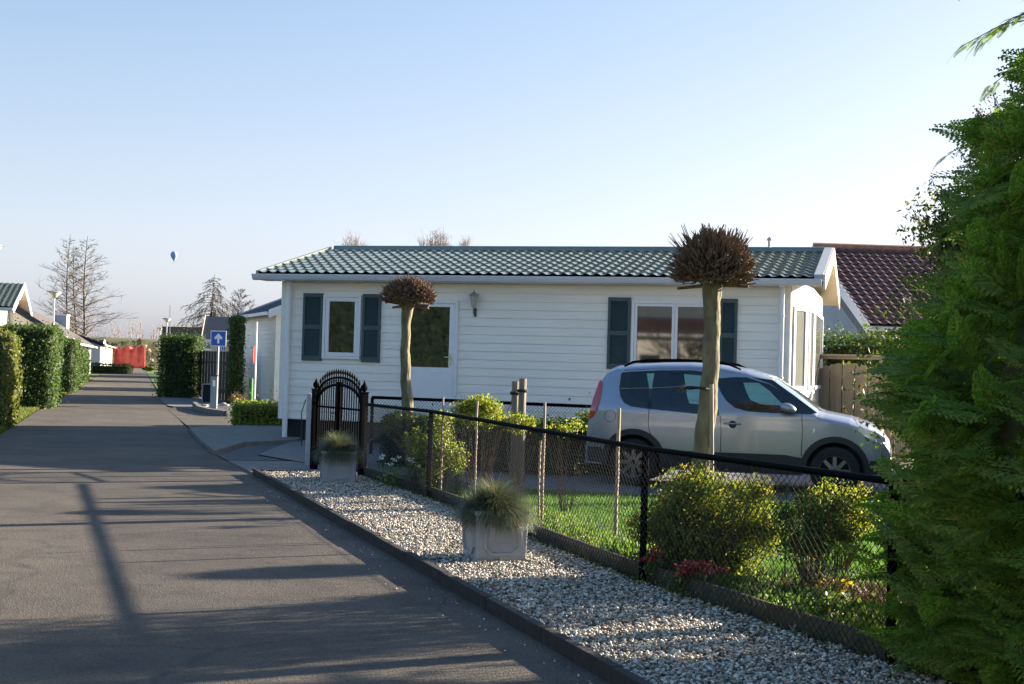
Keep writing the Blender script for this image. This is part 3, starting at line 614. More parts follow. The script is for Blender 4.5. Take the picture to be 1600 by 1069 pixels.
# ================================================================== OTHER HOUSES
def house(name, O, rz, L, W_, ez, rz_, wallm, roofm, oh=0.35, ohg=0.4, wins=(), barge='white', tiles=False, chim=None, reflect=False, zb=0.0, soff='cream', board=None, clad=False, ridge=None, **k):
    """local x along the ridge (0..L), y across (0..W); gables at x=0 and x=L"""
    h = empty(name, O, rz, **k)
    mb = MB(); mb.box(0, L, 0, W_, zb, ez)
    y2 = W_ / 2
    mb.extr([(0, 0, ez), (0, W_, ez), (0, y2, rz_ - .08)], (L, 0, 0))
    if clad:
        siding(mb, 0, L, .35, ez, .16)
        siding(mb, -W_, 0, .35, ez, .16, 0, Matrix.Rotation(R(-90), 4, 'Z'))
    wl = mb.build('wall', M[wallm], h)
    sl = (rz_ - ez) / y2; e0 = ez - sl * oh
    mb = MB(); x0, x1 = -ohg, L + ohg
    if tiles:
        tiled(mb, x0, x1, (-oh, e0 + .06), (y2, rz_ + .06), .22, .33, .035, .028)
        mb2 = MB(); tiled(mb2, x0, x1, (-oh, e0 + .06), (y2, rz_ + .06), .22, .33, .035, .028)
        mb.add([(x0 + x1 - v[0], W_ - v[1], v[2]) for v in mb2.v], mb2.f)
    mb.extr([(x0, -oh, e0 - .06), (x0, y2, rz_ - .07), (x0, W_ + oh, e0 - .06), (x0, W_ + oh, e0 + .05), (x0, y2, rz_ + .05), (x0, -oh, e0 + .05)], (x1 - x0, 0, 0))
    rf = mb.build('roof', M[roofm], h)
    if ridge: mbx = MB(); mbx.tube([(x0, y2, rz_ + .09), (x1, y2, rz_ + .09)], .12, 8); mbx.build('ridge_cap', M[ridge], rf)
    for xa in (x0 - .035, x1 + .002):
        mb = MB()
        mb.extr([(xa, -oh, e0 - .18), (xa, y2, rz_ - .16), (xa, y2, rz_ + .12), (xa, -oh, e0 + .10)], (.033, 0, 0))
        mb.extr([(xa, y2, rz_ - .16), (xa, W_ + oh, e0 - .18), (xa, W_ + oh, e0 + .10), (xa, y2, rz_ + .12)], (.033, 0, 0))
        mb.build('barge_board', M[barge], h)
        if board:
            mb = MB(); xb = xa + .04 if xa < 0 else xa - .04
            mb.extr([(xb, -oh, e0 - .46), (xb, y2, rz_ - .44), (xb, y2, rz_ - .14), (xb, -oh, e0 - .16)], (.02, 0, 0))
            mb.extr([(xb, y2, rz_ - .44), (xb, W_ + oh, e0 - .46), (xb, W_ + oh, e0 - .16), (xb, y2, rz_ - .14)], (.02, 0, 0)); mb.build('inner_board', M[board], h)
    for s_ in (0, 1):
        mb = MB(); ya = -oh - .10 if not s_ else W_ + oh
        mb.box(x0, x1, ya, ya + .1, e0 - .08, e0 + .03); mb.build('gutter', M['gutter'], h)
    mb = MB()
    for xa, xb in ((x0, -.002), (L + .002, x1)):
        mb = MB(); mb.extr([(xa, -oh, e0 - .08), (xa, y2, rz_ - .09), (xa, W_ + oh, e0 - .08), (xa, W_ + oh, e0 - .10), (xa, y2, rz_ - .11), (xa, -oh, e0 - .10)], (xb - xa, 0, 0))
        mb.build('soffit', M[soff], h)
    for side_, a, b, c, e in wins:
        # side_: 'f' y=0, 'b' y=W, 'l' x=0, 'r' x=L
        w_ = window(h, a, b, c, e, 1 if b - a < 1.3 else 2)
        T = {'f': Matrix(), 'b': Matrix.Translation((0, W_, 0)) @ Matrix.Rotation(math.pi, 4, 'Z') @ Matrix.Translation((-L, 0, 0)),
             'l': Matrix.Rotation(R(-90), 4, 'Z') @ Matrix.Translation((-W_, 0, 0)), 'r': Matrix.Translation((L, 0, 0)) @ Matrix.Rotation(R(90), 4, 'Z')}[side_]
        w_.matrix_local = T
    if chim:
        mb = MB(); mb.box(*chim); mb.build('chimney', M['lightblue'], rf)
    return h
def house_by(name, P0, P1, W_, *a, **k):
    """house whose y=0 long side runs from P0 to P1 (ground points), body to the left of that run"""
    d = Vector(P1) - Vector(P0); return house(name, Vector((P0[0], P0[1], 0)), math.atan2(d.y, d.x), Vector((d.x, d.y)).length, W_, *a, **k)
# annex beyond the chalet: its near long side runs away to the left; gable turned to the viewer
c0 = G(427, 634); c1 = G(379, 624.5)
house_by('white_annex', c1, c0, 6.0, 3.28, 4.5, 'siding', 'tile_blue', oh=.3, ohg=.25, clad=True, barge='gutter', soff='white',
         label='white boarded bungalow with dark blue roof showing past the left end of the mobile home', cat='bungalow')
# red-tiled house behind the right end
E0 = A(1358, 505, 31.0); RR = A(1270, 391, 36.0)
hx = 10.6
house('red_roofed_house', (E0.x + .35, E0.y + .35, 0), R(2.5), 11.0, 9.4, E0.z + .05, RR.z, 'lightblue', 'tile_red', oh=.35, ohg=.35, tiles=True, ridge='ridge_clay', board='navy_board',
      label='pale blue walled house under a red brown tiled roof behind the wooden fence', cat='house')
# left side of the road
N0 = A(7, 472, 50.5); F0 = A(41, 492, 63.0); dv = Vector((F0.x - N0.x, F0.y - N0.y, 0)); wdt = dv.length
ang = math.atan2(dv.y, dv.x)
house('green_roofed_chalet', (F0.x - .6, F0.y, 0), ang + R(90), 16, wdt * .9, 3.3, 4.45, 'siding_white', 'tile_green', oh=.3, ohg=.8, tiles=True, wins=(('l', 1.4, 2.2, 1.4, 3.2), ('l', 5.2, 6.6, 1.2, 3.2), ('l', 8.0, 9.2, 1.2, 3.0), ('b', 13.2, 15.0, 1.4, 2.8)), barge='gutter',
      label='white chalet with green tiles and cream gable overhang behind the left hedges', cat='chalet')
a0 = A(36, 477, 76); a1 = A(84, 503.5, 106)
d = Vector((a1.x - a0.x, a1.y - a0.y, 0)); nn_ = Vector((d.y, -d.x, 0)).normalized()
p0 = Vector((a0.x, a0.y, 0)) + nn_ * 2.9
house_by('grey_roofed_bungalow', p0 - d * .55, p0 + d, 5.8, 2.35, (a0.z + a1.z) / 2, 'siding_white', 'roof_grey', oh=.4, ohg=.2, chim=None, barge='tile_blue',
         wins=(('f', 4, 6, 1.2, 2.4), ('f', 12, 14, 1.2, 2.4), ('f', 22, 24, 1.2, 2.4)), label='long low bungalow with brown grey roof beyond the tall left hedges', cat='bungalow')
q = A(93, 512, 104); tb = empty('blue_site_cabin', (q.x, q.y, 0), R(8), label='pale blue flat topped cabin seen above the left hedge beside the street lamp', cat='cabin')
MB().box(-.55, .5, 0, 1.2, 0, A(93, 493, 104).z).build('wall', M['lightblue'], tb); MB().box(-.6, .55, -.05, 1.3, A(93, 493, 104).z + .002, A(93, 493, 104).z + .1).build('roof', M['white'], tb)
a0 = A(100, 511, 125); a1 = A(127, 529, 160); d = Vector((a1.x - a0.x, a1.y - a0.y, 0)); nn_ = Vector((d.y, -d.x, 0)).normalized(); p0 = Vector((a0.x, a0.y, 0)) + nn_ * 3.6
house_by('dark_edged_bungalow', p0 - d * .3, p0 + d, 7.2, 2.5, 3.7, 'siding_white', 'roof_grey', oh=.3, ohg=.3, barge='tile_blue', label='distant low bungalow with a dark roof edge on the left of the road', cat='bungalow')
q = A(132, 560, 128)
house('white_porch_house', (A(128, 560, 128).x, q.y, 0), R(5), 1.6, 2.2, 2.2, 2.9, 'siding_white', 'roof_grey', oh=.2, ohg=.2, wins=(('f', .15, .65, .6, 2.0), ('f', .95, 1.4, .6, 2.0)), label='small bright white gabled house at the far left end of the road', cat='house')
# right middle distance
q = A(262, 530, 98)
fb = empty('flat_roofed_building', (q.x, q.y, 0), R(-8), label='low flat roofed building with dark fascia behind the clipped bush', cat='building')
MB().box(0, 9, 0, 8, 0, 3.0).build('wall', M['siding_white'], fb); MB().box(-.3, 9.3, -.35, 8.3, 3.0, 3.72).build('fascia', M['roof_grey'], fb)
window(fb, 1.2, 2.6, 1.0, 2.4, 2)
q = A(286, 548, 78)
house('small_white_gable_shed', (q.x, q.y + 1, 0), R(25), 4.5, 4.0, 2.15, 2.75, 'siding_white', 'tile_blue', oh=.3, ohg=.3, label='small white shed with dark blue roof between clipped bush and one way sign', cat='shed')
q = A(341, 550, 62)
house('grey_gabled_chalet', (q.x - .35, q.y, 0), R(10), 6, 5.2, 2.55, 3.5, 'siding_white', 'tile_blue', oh=.5, ohg=.4, barge='cream', label='white chalet with dark sloping roof behind the dark board fence', cat='chalet')
hedge('mirrored_tall_hedge', (-30, 9, 0), R(-33), 20, 2.0, 5.2, M['hedge'], 9000, .22, 'tall hedge across the road near the camera, mirrored in the door glass and small window')
# behind the viewer across the road: what the chalet windows mirror
house('mirrored_red_roofed_chalet', (-4.4, -5.1, 0), R(156.4), 10, 5.0, 3.1, 3.75, 'siding', 'tile_red', oh=.35, ohg=.4, wins=(('f', 1.5, 3.4, 1.1, 2.3), ('f', 6, 8, 1.1, 2.3)), label='cream chalet with red roof across the road, mirrored in the right window', cat='chalet')

# ================================================================== CAR
def car():
    mp, n, l, b = newmat('silver_blue_paint')
    b.inputs['Base Color'].default_value = (0.31, 0.34, 0.40, 1); b.inputs['Metallic'].default_value = 0.55; b.inputs['Roughness'].default_value = 0.36
    b.inputs['Coat Weight'].default_value = 0.7; b.inputs['Coat Roughness'].default_value = 0.06
    M['paint'] = mp
    M['cladding'] = mat('dark_bumper_plastic', (0.018, 0.022, 0.028), 0.6, 0.15, 8)
    M['frit'] = mat('black_window_border', (0.004, 0.005, 0.007), 0.22, 0.05, 3, spec=0.8)
    M['carglass'] = glassmat('tinted_car_glass', (0.50, 0.74, 0.74), 0.08)
    M['screen'] = mat('windscreen_painted_sky', (0.20, 0.27, 0.31), 0.03, 0.05, 3, spec=1.0, coat=1.0)  # pale blue base stands in for the bright sky reflected in the screen
    M['tyre'] = mat('tyre_rubber', (0.012, 0.012, 0.013), 0.85, 0.2, 10)
    M['rim'] = mat('grey_alloy', (0.14, 0.145, 0.15), 0.4, 0.1, 5, metal=0.7)
    M['tail'] = mat('red_tail_lens', (0.42, 0.008, 0.012), 0.12, 0.1, 3, spec=0.9, coat=1)
    M['headlens'] = mat('headlight_lens', (0.75, 0.8, 0.85), 0.08, 0.15, 9, metal=0.5, coat=1)
    M['interior'] = mat('dark_interior', (0.012, 0.014, 0.02), 0.9, 0.1, 3)
    F = G(1303, 779); F.z = .03
    root = empty('silver_car', F - U * 2.63 + NV * .80, -TH, label='silver blue estate car with roof rails parked on the driveway', cat='car')
    top = [(-.69, .40), (-.685, .62), (-.665, .86), (-.62, 1.08), (-.56, 1.30), (-.50, 1.46), (-.44, 1.55), (-.33, 1.60), (-.1, 1.632), (.3, 1.660), (.7, 1.672), (1.1, 1.655), (1.45, 1.60), (1.78, 1.51), (2.1, 1.30), (2.40, 1.085), (2.47, 1.06), (2.8, 1.005), (3.05, .925), (3.2, .83), (3.30, .70), (3.335, .55), (3.34, .40)]
    tx = np.array([p[0] for p in top]); tz = np.array([p[1] for p in top])
    def zt(x): return float(np.interp(x, tx, tz))
    def hw(x, z):
        s = .80 + .045 * math.sin(max(0, min(1, (z - .2) / .75)) * math.pi * .62)
        if z > 1.0: s -= .30 * ((z - 1.0) / .62) ** 1.25
        if x < -.15: s *= 1 - .17 * ((-.15 - x) / .54) ** 2.2
        if x > 2.35: s *= 1 - .26 * ((x - 2.35) / .98) ** 2.4
        return s
    xs = sorted(set([round(p[0], 4) for p in top] + [round(-.69 + i * .02, 4) for i in range(202)] + [-.68, -.675, -.655, 3.315, 3.325]))
    zb = lambda x: .24 if .3 < x < 2.3 else .27
    NZ = 44; sec = []
    for x in xs:
        h = zt(x); r = .11 if h > 1.2 else .10; r = min(r, (h - zb(x)) * .45); row = []
        for i in range(NZ + 1):
            z = zb(x) + (h - r - zb(x)) * i / NZ; row.append((hw(x, z), z))
        wt = hw(x, h - r)
        for k in range(1, 13):
            a = k / 12 * math.pi / 2; row.append((wt * max(0, math.cos(a)) ** .55, h - r + r * math.sin(a) + .015 * math.sin(a) ** 8))
        sec.append(row)
    arches = [(0.0, .33, .375), (2.63, .33, .375)]
    panes = {'front_window': [(1.28, 1.425), (1.62, 1.43), (1.77, 1.33), (1.96, 1.15), (1.93, 1.10), (1.52, 1.115), (1.38, 1.17), (1.33, 1.27)],
             'rear_window': [(.44, 1.53), (.93, 1.50), (.97, 1.40), (1.03, 1.06), (.50, 1.09), (.47, 1.2)],
             'quarter_window': [(-.10, 1.51), (.22, 1.535), (.20, 1.13), (.02, 1.15), (-.07, 1.24)]}
    def inside(p, poly):
        x, y = p; c = False; j = len(poly) - 1
        for i in range(len(poly)):
            if (poly[i][1] > y) != (poly[j][1] > y) and x < (poly[j][0] - poly[i][0]) * (y - poly[i][1]) / (poly[j][1] - poly[i][1]) + poly[i][0]: c = not c
            j = i
        return c
    vs = []; fs = []; nr = len(sec[0])
    for sgn in (-1, 1):
        base = len(vs)
        for x, row in zip(xs, sec): vs += [(x, sgn * y, z) for y, z in row]
        for i in range(len(xs) - 1):
            for j in range(nr - 1):
                q = [(i, j), (i + 1, j), (i + 1, j + 1), (i, j + 1)]
                pts = [(xs[a], sec[a][c][1]) for a, c in q]
                if any((px - ax) ** 2 + (pz - az) ** 2 < ar ** 2 for px, pz in pts for ax, az, ar in arches): continue
                if j < NZ and any(inside(p, pl) for p in pts for pl in panes.values()): continue
                fs.append(tuple(base + a * nr + c for a, c in (q if sgn < 0 else q[::-1])))
    mb = MB(); mb.add(vs, fs)
    for e in (0, len(xs) - 1):
        ring = [(xs[e], -y, z) for y, z in sec[e]] + [(xs[e], y, z) for y, z in sec[e][::-1]]; mb.add(ring, [tuple(range(len(ring)))])
    me = bpy.data.meshes.new('body'); me.from_pydata(mb.v, [], mb.f)
    bm = bmesh.new(); bm.from_mesh(me); bmesh.ops.remove_doubles(bm, verts=bm.verts, dist=.0004); bmesh.ops.recalc_face_normals(bm, faces=bm.faces); bm.to_mesh(me); bm.free()
    body = link('body', me, M['paint'], root, smooth=True)
    def drape(name, outer, holes=(), off=.004, m='frit', parent=root, both=True, th=0):
        bm = bmesh.new(); edges = []
        for poly in [outer] + list(holes):
            vv = [bm.verts.new((x, 0, z)) for x, z in poly]
            edges += [bm.edges.new((vv[i], vv[(i + 1) % len(vv)])) for i in range(len(vv))]
        bmesh.ops.triangle_fill(bm, edges=edges, use_beauty=True)
        xa, xb = min(p[0] for p in outer), max(p[0] for p in outer); za, zb_ = min(p[1] for p in outer), max(p[1] for p in outer)
        for lo, hi, ax in ((xa, xb, Vector((1, 0, 0))), (za, zb_, Vector((0, 0, 1)))):
            t = math.ceil(lo / .04) * .04
            while t < hi:
                bmesh.ops.bisect_plane(bm, geom=bm.verts[:] + bm.edges[:] + bm.faces[:], plane_co=ax * t, plane_no=ax); t += .04
        bm.verts.ensure_lookup_table(); vv = [v.co.copy() for v in bm.verts]; ff = [[v.index for v in f.verts] for f in bm.faces]; bm.free()
        for sgn in ((1, -1) if both else (-1,)):
            o = MB().add([(v.x, sgn * (hw(v.x, min(v.z, 9)) + off), v.z) for v in vv], ff).build(name, M[m], parent, smooth=True)
        return o
    rear_poly = [(-.235, 1.30), (-.235, 1.50), (-.19, 1.545), (.0, 1.565), (.4, 1.58), (.7, 1.575), (.965, 1.55), (1.02, 1.42), (1.14, 0.985), (.8, 1.0), (.2, 1.04), (-.05, 1.065), (-.15, 1.11), (-.21, 1.2)]
    front_poly = [(1.055, 1.47), (1.3, 1.498), (1.55, 1.50), (1.80, 1.475), (2.10, 1.275), (2.40, 1.065), (2.3, 1.045), (1.8, 1.045), (1.5, 1.055), (1.33, 1.10), (1.22, 1.18), (1.13, 1.30)]
    drape('rear_glass_border', rear_poly, [panes['rear_window'], panes['quarter_window']])
    drape('front_glass_border', front_poly, [panes['front_window']])
    for nm, pl in panes.items(): drape('side_window', pl, m='carglass', off=.0)
    # belt strips / shut lines
    def line(pts, wd=.005):
        out = []
        for s in (1, -1):
            seq = pts if s == 1 else pts[::-1]
            for i, p in enumerate(seq):
                a = seq[max(0, i - 1)]; b_ = seq[min(len(seq) - 1, i + 1)]; d = Vector((b_[0] - a[0], b_[1] - a[1])).normalized(); out.append((p[0] - d.y * wd, p[1] + d.x * wd))
        return out
    for pts in ([(.20, 1.035), (.195, .9), (.20, .78), (.25, .66), (.38, .50)], [(1.15, .985), (1.165, .8), (1.165, .5)], [(2.20, 1.04), (2.215, .85), (2.205, .5)]):
        drape('shut_line', line(pts), m='frit', off=.0015)
    circ = lambda cx, cz, r, n=24: [(cx + r * math.cos(6.2832 * k / n), cz + r * math.sin(6.2832 * k / n)) for k in range(n)]
    drape('fuel_flap_line', circ(-.33, .925, .083), [circ(-.33, .925, .078)], off=.0015, both=False)
    drape('side_indicator', circ(2.36, .835, .022, 12), m='headlens', off=.004)
    for ax, az, ar in arches:
        lo = math.asin((.25 - az) / .37)
        pts = [(ax + .44 * math.cos(t), az + .44 * math.sin(t)) for t in np.linspace(-.15, math.pi + .15, 30)]
        pin = [(ax + .362 * math.cos(t), az + .362 * math.sin(t)) for t in np.linspace(math.pi + .15, -.15, 30)]
        drape('wheel_arch_trim', pts + pin, m='cladding', off=.014)
        for sgn in (-1, 1):
            mb = MB()
            for ro in (.37,):
                ring = [(ax + ro * math.cos(t), az + ro * math.sin(t)) for t in np.linspace(-.2, math.pi + .2, 24)]
                va = [(x, sgn * .80, z) for x, z in ring] + [(x, sgn * .5, z) for x, z in ring]; k = len(ring)
                mb.add(va, [(i, i + 1, k + i + 1, k + i) for i in range(k - 1)] + [tuple(range(k, 2 * k))])
            mb.build('wheel_well', M['interior'], root)
    drape('sill_cladding', [(.43, .25), (2.21, .25), (2.23, .47), (2.0, .505), (.6, .50), (.42, .47)], m='cladding', off=.010)
    drape('front_bumper_cladding', [(3.04, .29), (3.30, .30), (3.30, .47), (3.07, .47)], m='cladding', off=.008)
    drape('rear_bumper_cladding', [(-.65, .30), (-.42, .29), (-.44, .50), (-.66, .50)], m='cladding', off=.008)
    tl = drape('tail_light', [(-.515, 1.40), (-.535, 1.385), (-.60, 1.13), (-.645, .92), (-.63, .865), (-.58, .90), (-.52, 1.0), (-.485, 1.15), (-.475, 1.32), (-.485, 1.385)], m='tail', off=.006)
    drape('headlight', [(2.90, .865), (3.0, .78), (3.14, .715), (3.26, .71), (3.25, .77), (3.12, .85), (2.98, .885)], m='headlens', off=.006)
    # windscreen and bonnet edge on the top surface
    mb = MB(); X_ = np.linspace(1.83, 2.38, 14); Y_ = np.linspace(-1, 1, 17)
    nx = len(Y_); vs = []
    for x in X_:
        r = .11; wv = hw(x, zt(x) - r)
        for t in Y_:
            a = math.acos(min(1, abs(t) ** (1 / .55) * .93)); y = wv * math.cos(a) ** .55 * (1 if t > 0 else -1); z = zt(x) - r + r * math.sin(a) + .015 * math.sin(a) ** 8
            vs.append((x + .003, y, z + .006))
    mb.add(vs, [(i * nx + j, (i + 1) * nx + j, (i + 1) * nx + j + 1, i * nx + j + 1) for i in range(len(X_) - 1) for j in range(nx - 1)])
    mb.build('windscreen', M['screen'], root, smooth=True)
    for sgn in (-1, 1):
        mb = MB(); y = .585 * sgn
        mb.tube([(-.20, y, 1.60), (-.08, y, 1.66), (.15, y, 1.692), (.6, y, 1.705), (1.0, y, 1.692), (1.22, y, 1.665), (1.38, y, 1.60)], [.012, .018, .018, .018, .018, .018, .012], 8)
        mb.build('roof_rail', M['black'], root, smooth=True)
        mr = MB()
        prof = []
        for i in range(9):
            for k in range(12):
                a = math.pi * i / 8; t = 2 * math.pi * k / 12
                prof.append((2.03 + .105 * math.cos(a) * (1.0), sgn * (.93 + .075 * math.sin(a) * math.cos(t)), 1.115 + .068 * math.sin(a) * math.sin(t) + .02 * math.cos(a) * -1))
        mr.add(prof, [(i * 12 + k, i * 12 + (k + 1) % 12, (i + 1) * 12 + (k + 1) % 12, (i + 1) * 12 + k) for i in range(8) for k in range(12)])
        mo = mr.build('mirror', M['paint'], root, smooth=True)
        MB().bar((2.06, sgn * .76, 1.06), (2.03, sgn * .9, 1.065), .07, .03).box(1.94, 2.10, min(sgn * .87, sgn * .98), max(sgn * .87, sgn * .98), 1.045, 1.062).build('mirror_arm', M['cladding'], mo)
    hd = drape('handle_recess', circ(1.315, .875, .052), m='cladding', off=.002)
    for sgn in (-1, 1):
        mb = MB(); y = hw(1.31, .88) * sgn; mb.tube([(1.20, y, .882), (1.25, y + sgn * .02, .886), (1.37, y + sgn * .02, .886), (1.42, y, .882)], .011, 8)
        mb.build('door_handle', M['paint'], root, smooth=True)
    mb = MB(); mb.tube([(-.30, 0, 1.60), (-.52, 0, 1.80)], [.006, .002], 5); mb.build('aerial', M['black'], root)
    for ya in (-.45, .1): MB().tube([(2.42, ya, 1.08), (2.30, ya + .35, 1.165)], .008, 5).build('wiper', M['black'], root)
    # cabin
    MB().box(-.5, 3.0, -.70, .70, .26, .62).build('cabin_floor', M['interior'], root); MB().box(2.0, 2.4, -.68, .68, .621, .98).build('dashboard', M['interior'], root)
    for x, ys in ((.15, (-.36, .36)), (1.10, (-.36, .36))):
        for y in ys:
            mb = MB(); mb.extr([(x, y - .23, .62), (x + .5, y - .23, .62), (x + .5, y - .23, .74), (x + .08, y - .23, .72), (x - .10, y - .23, 1.08), (x - .22, y - .23, 1.08)], (0, .46, 0))
            mb.box(x - .22, x - .14, y - .11, y + .11, 1.14, 1.30); s = mb.build('seat', M['interior'], root, bevel=.03)
    for i, (x, y) in enumerate([(0, -.74), (0, .74), (2.63, -.74), (2.63, .74)]):
        s = -1 if y < 0 else 1
        mb = MB(); prof = [(.20, -.09), (.30, -.10), (.316, -.075), (.318, 0), (.316, .075), (.30, .10), (.20, .09)]
        n_ = 36; vs = [(x + r * math.cos(t), y + q, .32 + r * math.sin(t)) for r, q in prof for t in (2 * math.pi * k / n_ for k in range(n_))]
        mb.add(vs, [(a * n_ + k, a * n_ + (k + 1) % n_, (a + 1) * n_ + (k + 1) % n_, (a + 1) * n_ + k) for a in range(len(prof) - 1) for k in range(n_)])
        ty = mb.build('wheel', M['tyre'], root, smooth=True)
        mb = MB(); yo = y + s * .075
        for k in range(8):
            a = k * math.pi / 4; mb.bar((x + .03 * math.cos(a), yo, .32 + .03 * math.sin(a)), (x + .2 * math.cos(a), yo - s * .01, .32 + .2 * math.sin(a)), .05, .02, Vector((0, 1, 0)))
        ringp = [(.205, -.02), (.19, .012), (.205, .02)]
        vs = [(x + r * math.cos(t), yo + q * s, .32 + r * math.sin(t)) for r, q in ringp for t in (2 * math.pi * k / 36 for k in range(36))]
        mb.add(vs, [(a * 36 + k, a * 36 + (k + 1) % 36, (a + 1) * 36 + (k + 1) % 36, (a + 1) * 36 + k) for a in range(2) for k in range(36)])
        mb.build('rim', M['rim'], ty)
        mb = MB(); mb.add([(x + .205 * math.cos(t), y + s * .02, .32 + .205 * math.sin(t)) for t in (2 * math.pi * k / 24 for k in range(24))], [tuple(range(24))]); mb.build('brake_disc', M['interior'], ty)
car()

# ================================================================== FENCES, GATE, POSTS
def mesh_panel(p, q, z0, z1, cell=.060, r=.0025):
    mb = MB(); d = (q - p); L = Vector((d.x, d.y)).length; H = z1 - z0; k = int((L + H) / cell)
    f = lambda s, z: p.lerp(q, s / L) + Vector((0, 0, z))
    for i in range(k):
        s0 = i * cell - H
        a, b = max(s0, 0), min(s0 + H, L)
        if b - a > .01:
            mb.tube([f(a, z0 + (a - s0) * 1.0), f(b, z0 + (b - s0))], r, 3, cap=False)
            mb.tube([f(a, z1 - (a - s0)), f(b, z1 - (b - s0))], r, 3, cap=False)
    return mb
fn = empty('black_mesh_fence', FP[1], 0, label='waist high black chain link fence with tubular top rail running beside the white gravel', cat='fence')
def loc(o, e): o.location = Vector(o.location) - e.location; return o
tops = [1.02, 1.045, 1.02, 1.03, 1.03]
for i, p in enumerate(FP):
    if i == 0: continue
    mb = MB(); mb.tube([p, p + Vector((0, 0, tops[i] - .01))], .030 if i < 2 else .026, 12); loc(mb.build('post', M['black'], fn, smooth=False), fn)
pr = FP[0] + Vector((.06, -.12, 0))
rail = [pr] + FP[1:]
mb = MB(); mb.tube([p + Vector((0, 0, tops[i])) for i, p in enumerate(rail)], .021, 10); loc(mb.build('top_rail', M['black'], fn, smooth=True), fn)
for i in range(4):
    a, b = rail[i], rail[i + 1]; a = a + Vector((-.03, -.012, 0)); b = b + Vector((-.03, -.012, 0))
    loc(mesh_panel(a, b, .05, (tops[i] + tops[i + 1]) / 2 - .015).build('chain_mesh', M['wire'], fn), fn)
    mb = MB(); mb.tube([a + Vector((0, 0, .5)), b + Vector((0, 0, .5))], .0025, 4); mb.tube([a + Vector((0, 0, .06)), b + Vector((0, 0, .06))], .0025, 4); loc(mb.build('tension_wire', M['wire'], fn), fn)
# rear fence between garden hedge and chalet
RA, RB = Vector((-2.35, 22.9, 0)), Vector((1.7, 20.9, 0))
rf = empty('rear_mesh_fence', RA, 0, label='black rail fence behind the clipped garden hedge, in front of the mobile home', cat='fence')
for t in (0, .5, 1):
    p = RA.lerp(RB, t); mb = MB(); mb.tube([p, p + Vector((0, 0, .98))], .028, 10); loc(mb.build('post', M['black'], rf), rf)
mb = MB(); mb.tube([RA + Vector((0, 0, .99)), RB + Vector((0, 0, .99))], .028, 10); loc(mb.build('top_rail', M['black'], rf, smooth=True), rf)
loc(mesh_panel(RA, RB, .1, .96).build('chain_mesh', M['wire'], rf), rf)

# wrought gate
GR = FP[0]; gl_ = A(492.5, 650, 19.5); GL = Vector((gl_.x, 19.5, 0))
gd = (GR - GL); gW = gd.length; ga = math.atan2(gd.y, gd.x)
g = empty('arched_iron_gate', GL, ga, label='black arched iron gate with spear points between two finial posts', cat='gate')
for x, hgt in ((0, 1.17), (gW, 1.17)):
    mb = MB(); mb.box(x - .044, x + .044, -.044, .044, 0, hgt); mb.box(x - .052, x + .052, -.052, .052, hgt, hgt + .015)
    mb.lathe([(.02, hgt), (.022, hgt + .02), (.042, hgt + .05), (.046, hgt + .075), (.03, hgt + .11), (.012, hgt + .14), (.003, hgt + .175)], (x, 0, 0), 12)
    mb.build('gate_post', M['black'], g)
lf = MB(); x0, x1 = .055, gW - .055; xm = (x0 + x1) / 2; hwid = (x1 - x0) / 2
def arch(x, base, rise): t = (x - xm) / hwid; return base + rise * math.sqrt(max(0, 1 - min(1, abs(t)) ** 2.1)) * .9 + rise * .1
for x, q_ in ((x0 + .018, .018), (x1 - .018, .018), (xm, .032)): lf.box(x - q_, x + q_, -q_, q_, .08, arch(x, .97, .33))
for z in (.10, .26, .92): lf.box(x0, x1, -.012, .012, z, z + .028)
for dz, rr in ((0, .022), (.10, .018)):
    lf.tube([(x0 + (x1 - x0) * i / 24, 0, arch(x0 + (x1 - x0) * i / 24, .93 + dz, .33)) for i in range(25)], rr, 6)
leaf_ = lf.build('gate_leaf', M['black'], g)
mb = MB(); nb = 20
for i in range(nb):
    x = x0 + .03 + (x1 - x0 - .06) * i / (nb - 1); zt_ = arch(x, 1.08, .33) 
    mb.tube([(x, 0, .1), (x, 0, zt_)], .0095, 6)
    mb.lathe([(.009, zt_), (.021, zt_ + .018), (.016, zt_ + .04), (.001, zt_ + .08)], (x, 0, 0), 6)
for i in range(nb - 1):
    x = x0 + .03 + (x1 - x0 - .06) * (i + .5) / (nb - 1); z_ = arch(x, .98, .33)
    mb.tube([(x + .018 * math.cos(t), 0, z_ + .018 * math.sin(t)) for t in np.linspace(0, 6.28, 9)], .004, 4)
mb.build('bars', M['black'], leaf_)
mb = MB(); mb.box(xm - .06, xm - .02, -.03, .03, .80, .92); mb.tube([(xm - .04, -.03, .86), (xm - .04, -.07, .86), (xm - .11, -.07, .86)], .008, 6); mb.build('latch', M['black'], leaf_)
# hose post and box left of the gate
p = A(481, 690, 20.3); hp = empty('white_timber_post', (p.x, p.y, 0), R(10), label='short pale square post standing left of the iron gate', cat='post')
mb = MB(); mb.box(-.035, .035, -.035, .035, 0, 1.08); mb.extr([(-.035, -.035, 1.08), (.035, -.035, 1.08), (0, 0, 1.11)], (0, .07, 0)); mb.build('post', M['galv_board'], hp, bevel=.004)
mb = MB(); mb.box(.05, .13, -.03, .03, 0, .95); mb.build('lower_post', M['galv_board'], hp, bevel=.004)
mb = MB(); mb.tube([(-.09, 0, .3), (-.11, -.02, .8), (-.05, -.04, 1.0)], .008, 6); mb.build('hose', M['wire'], hp)
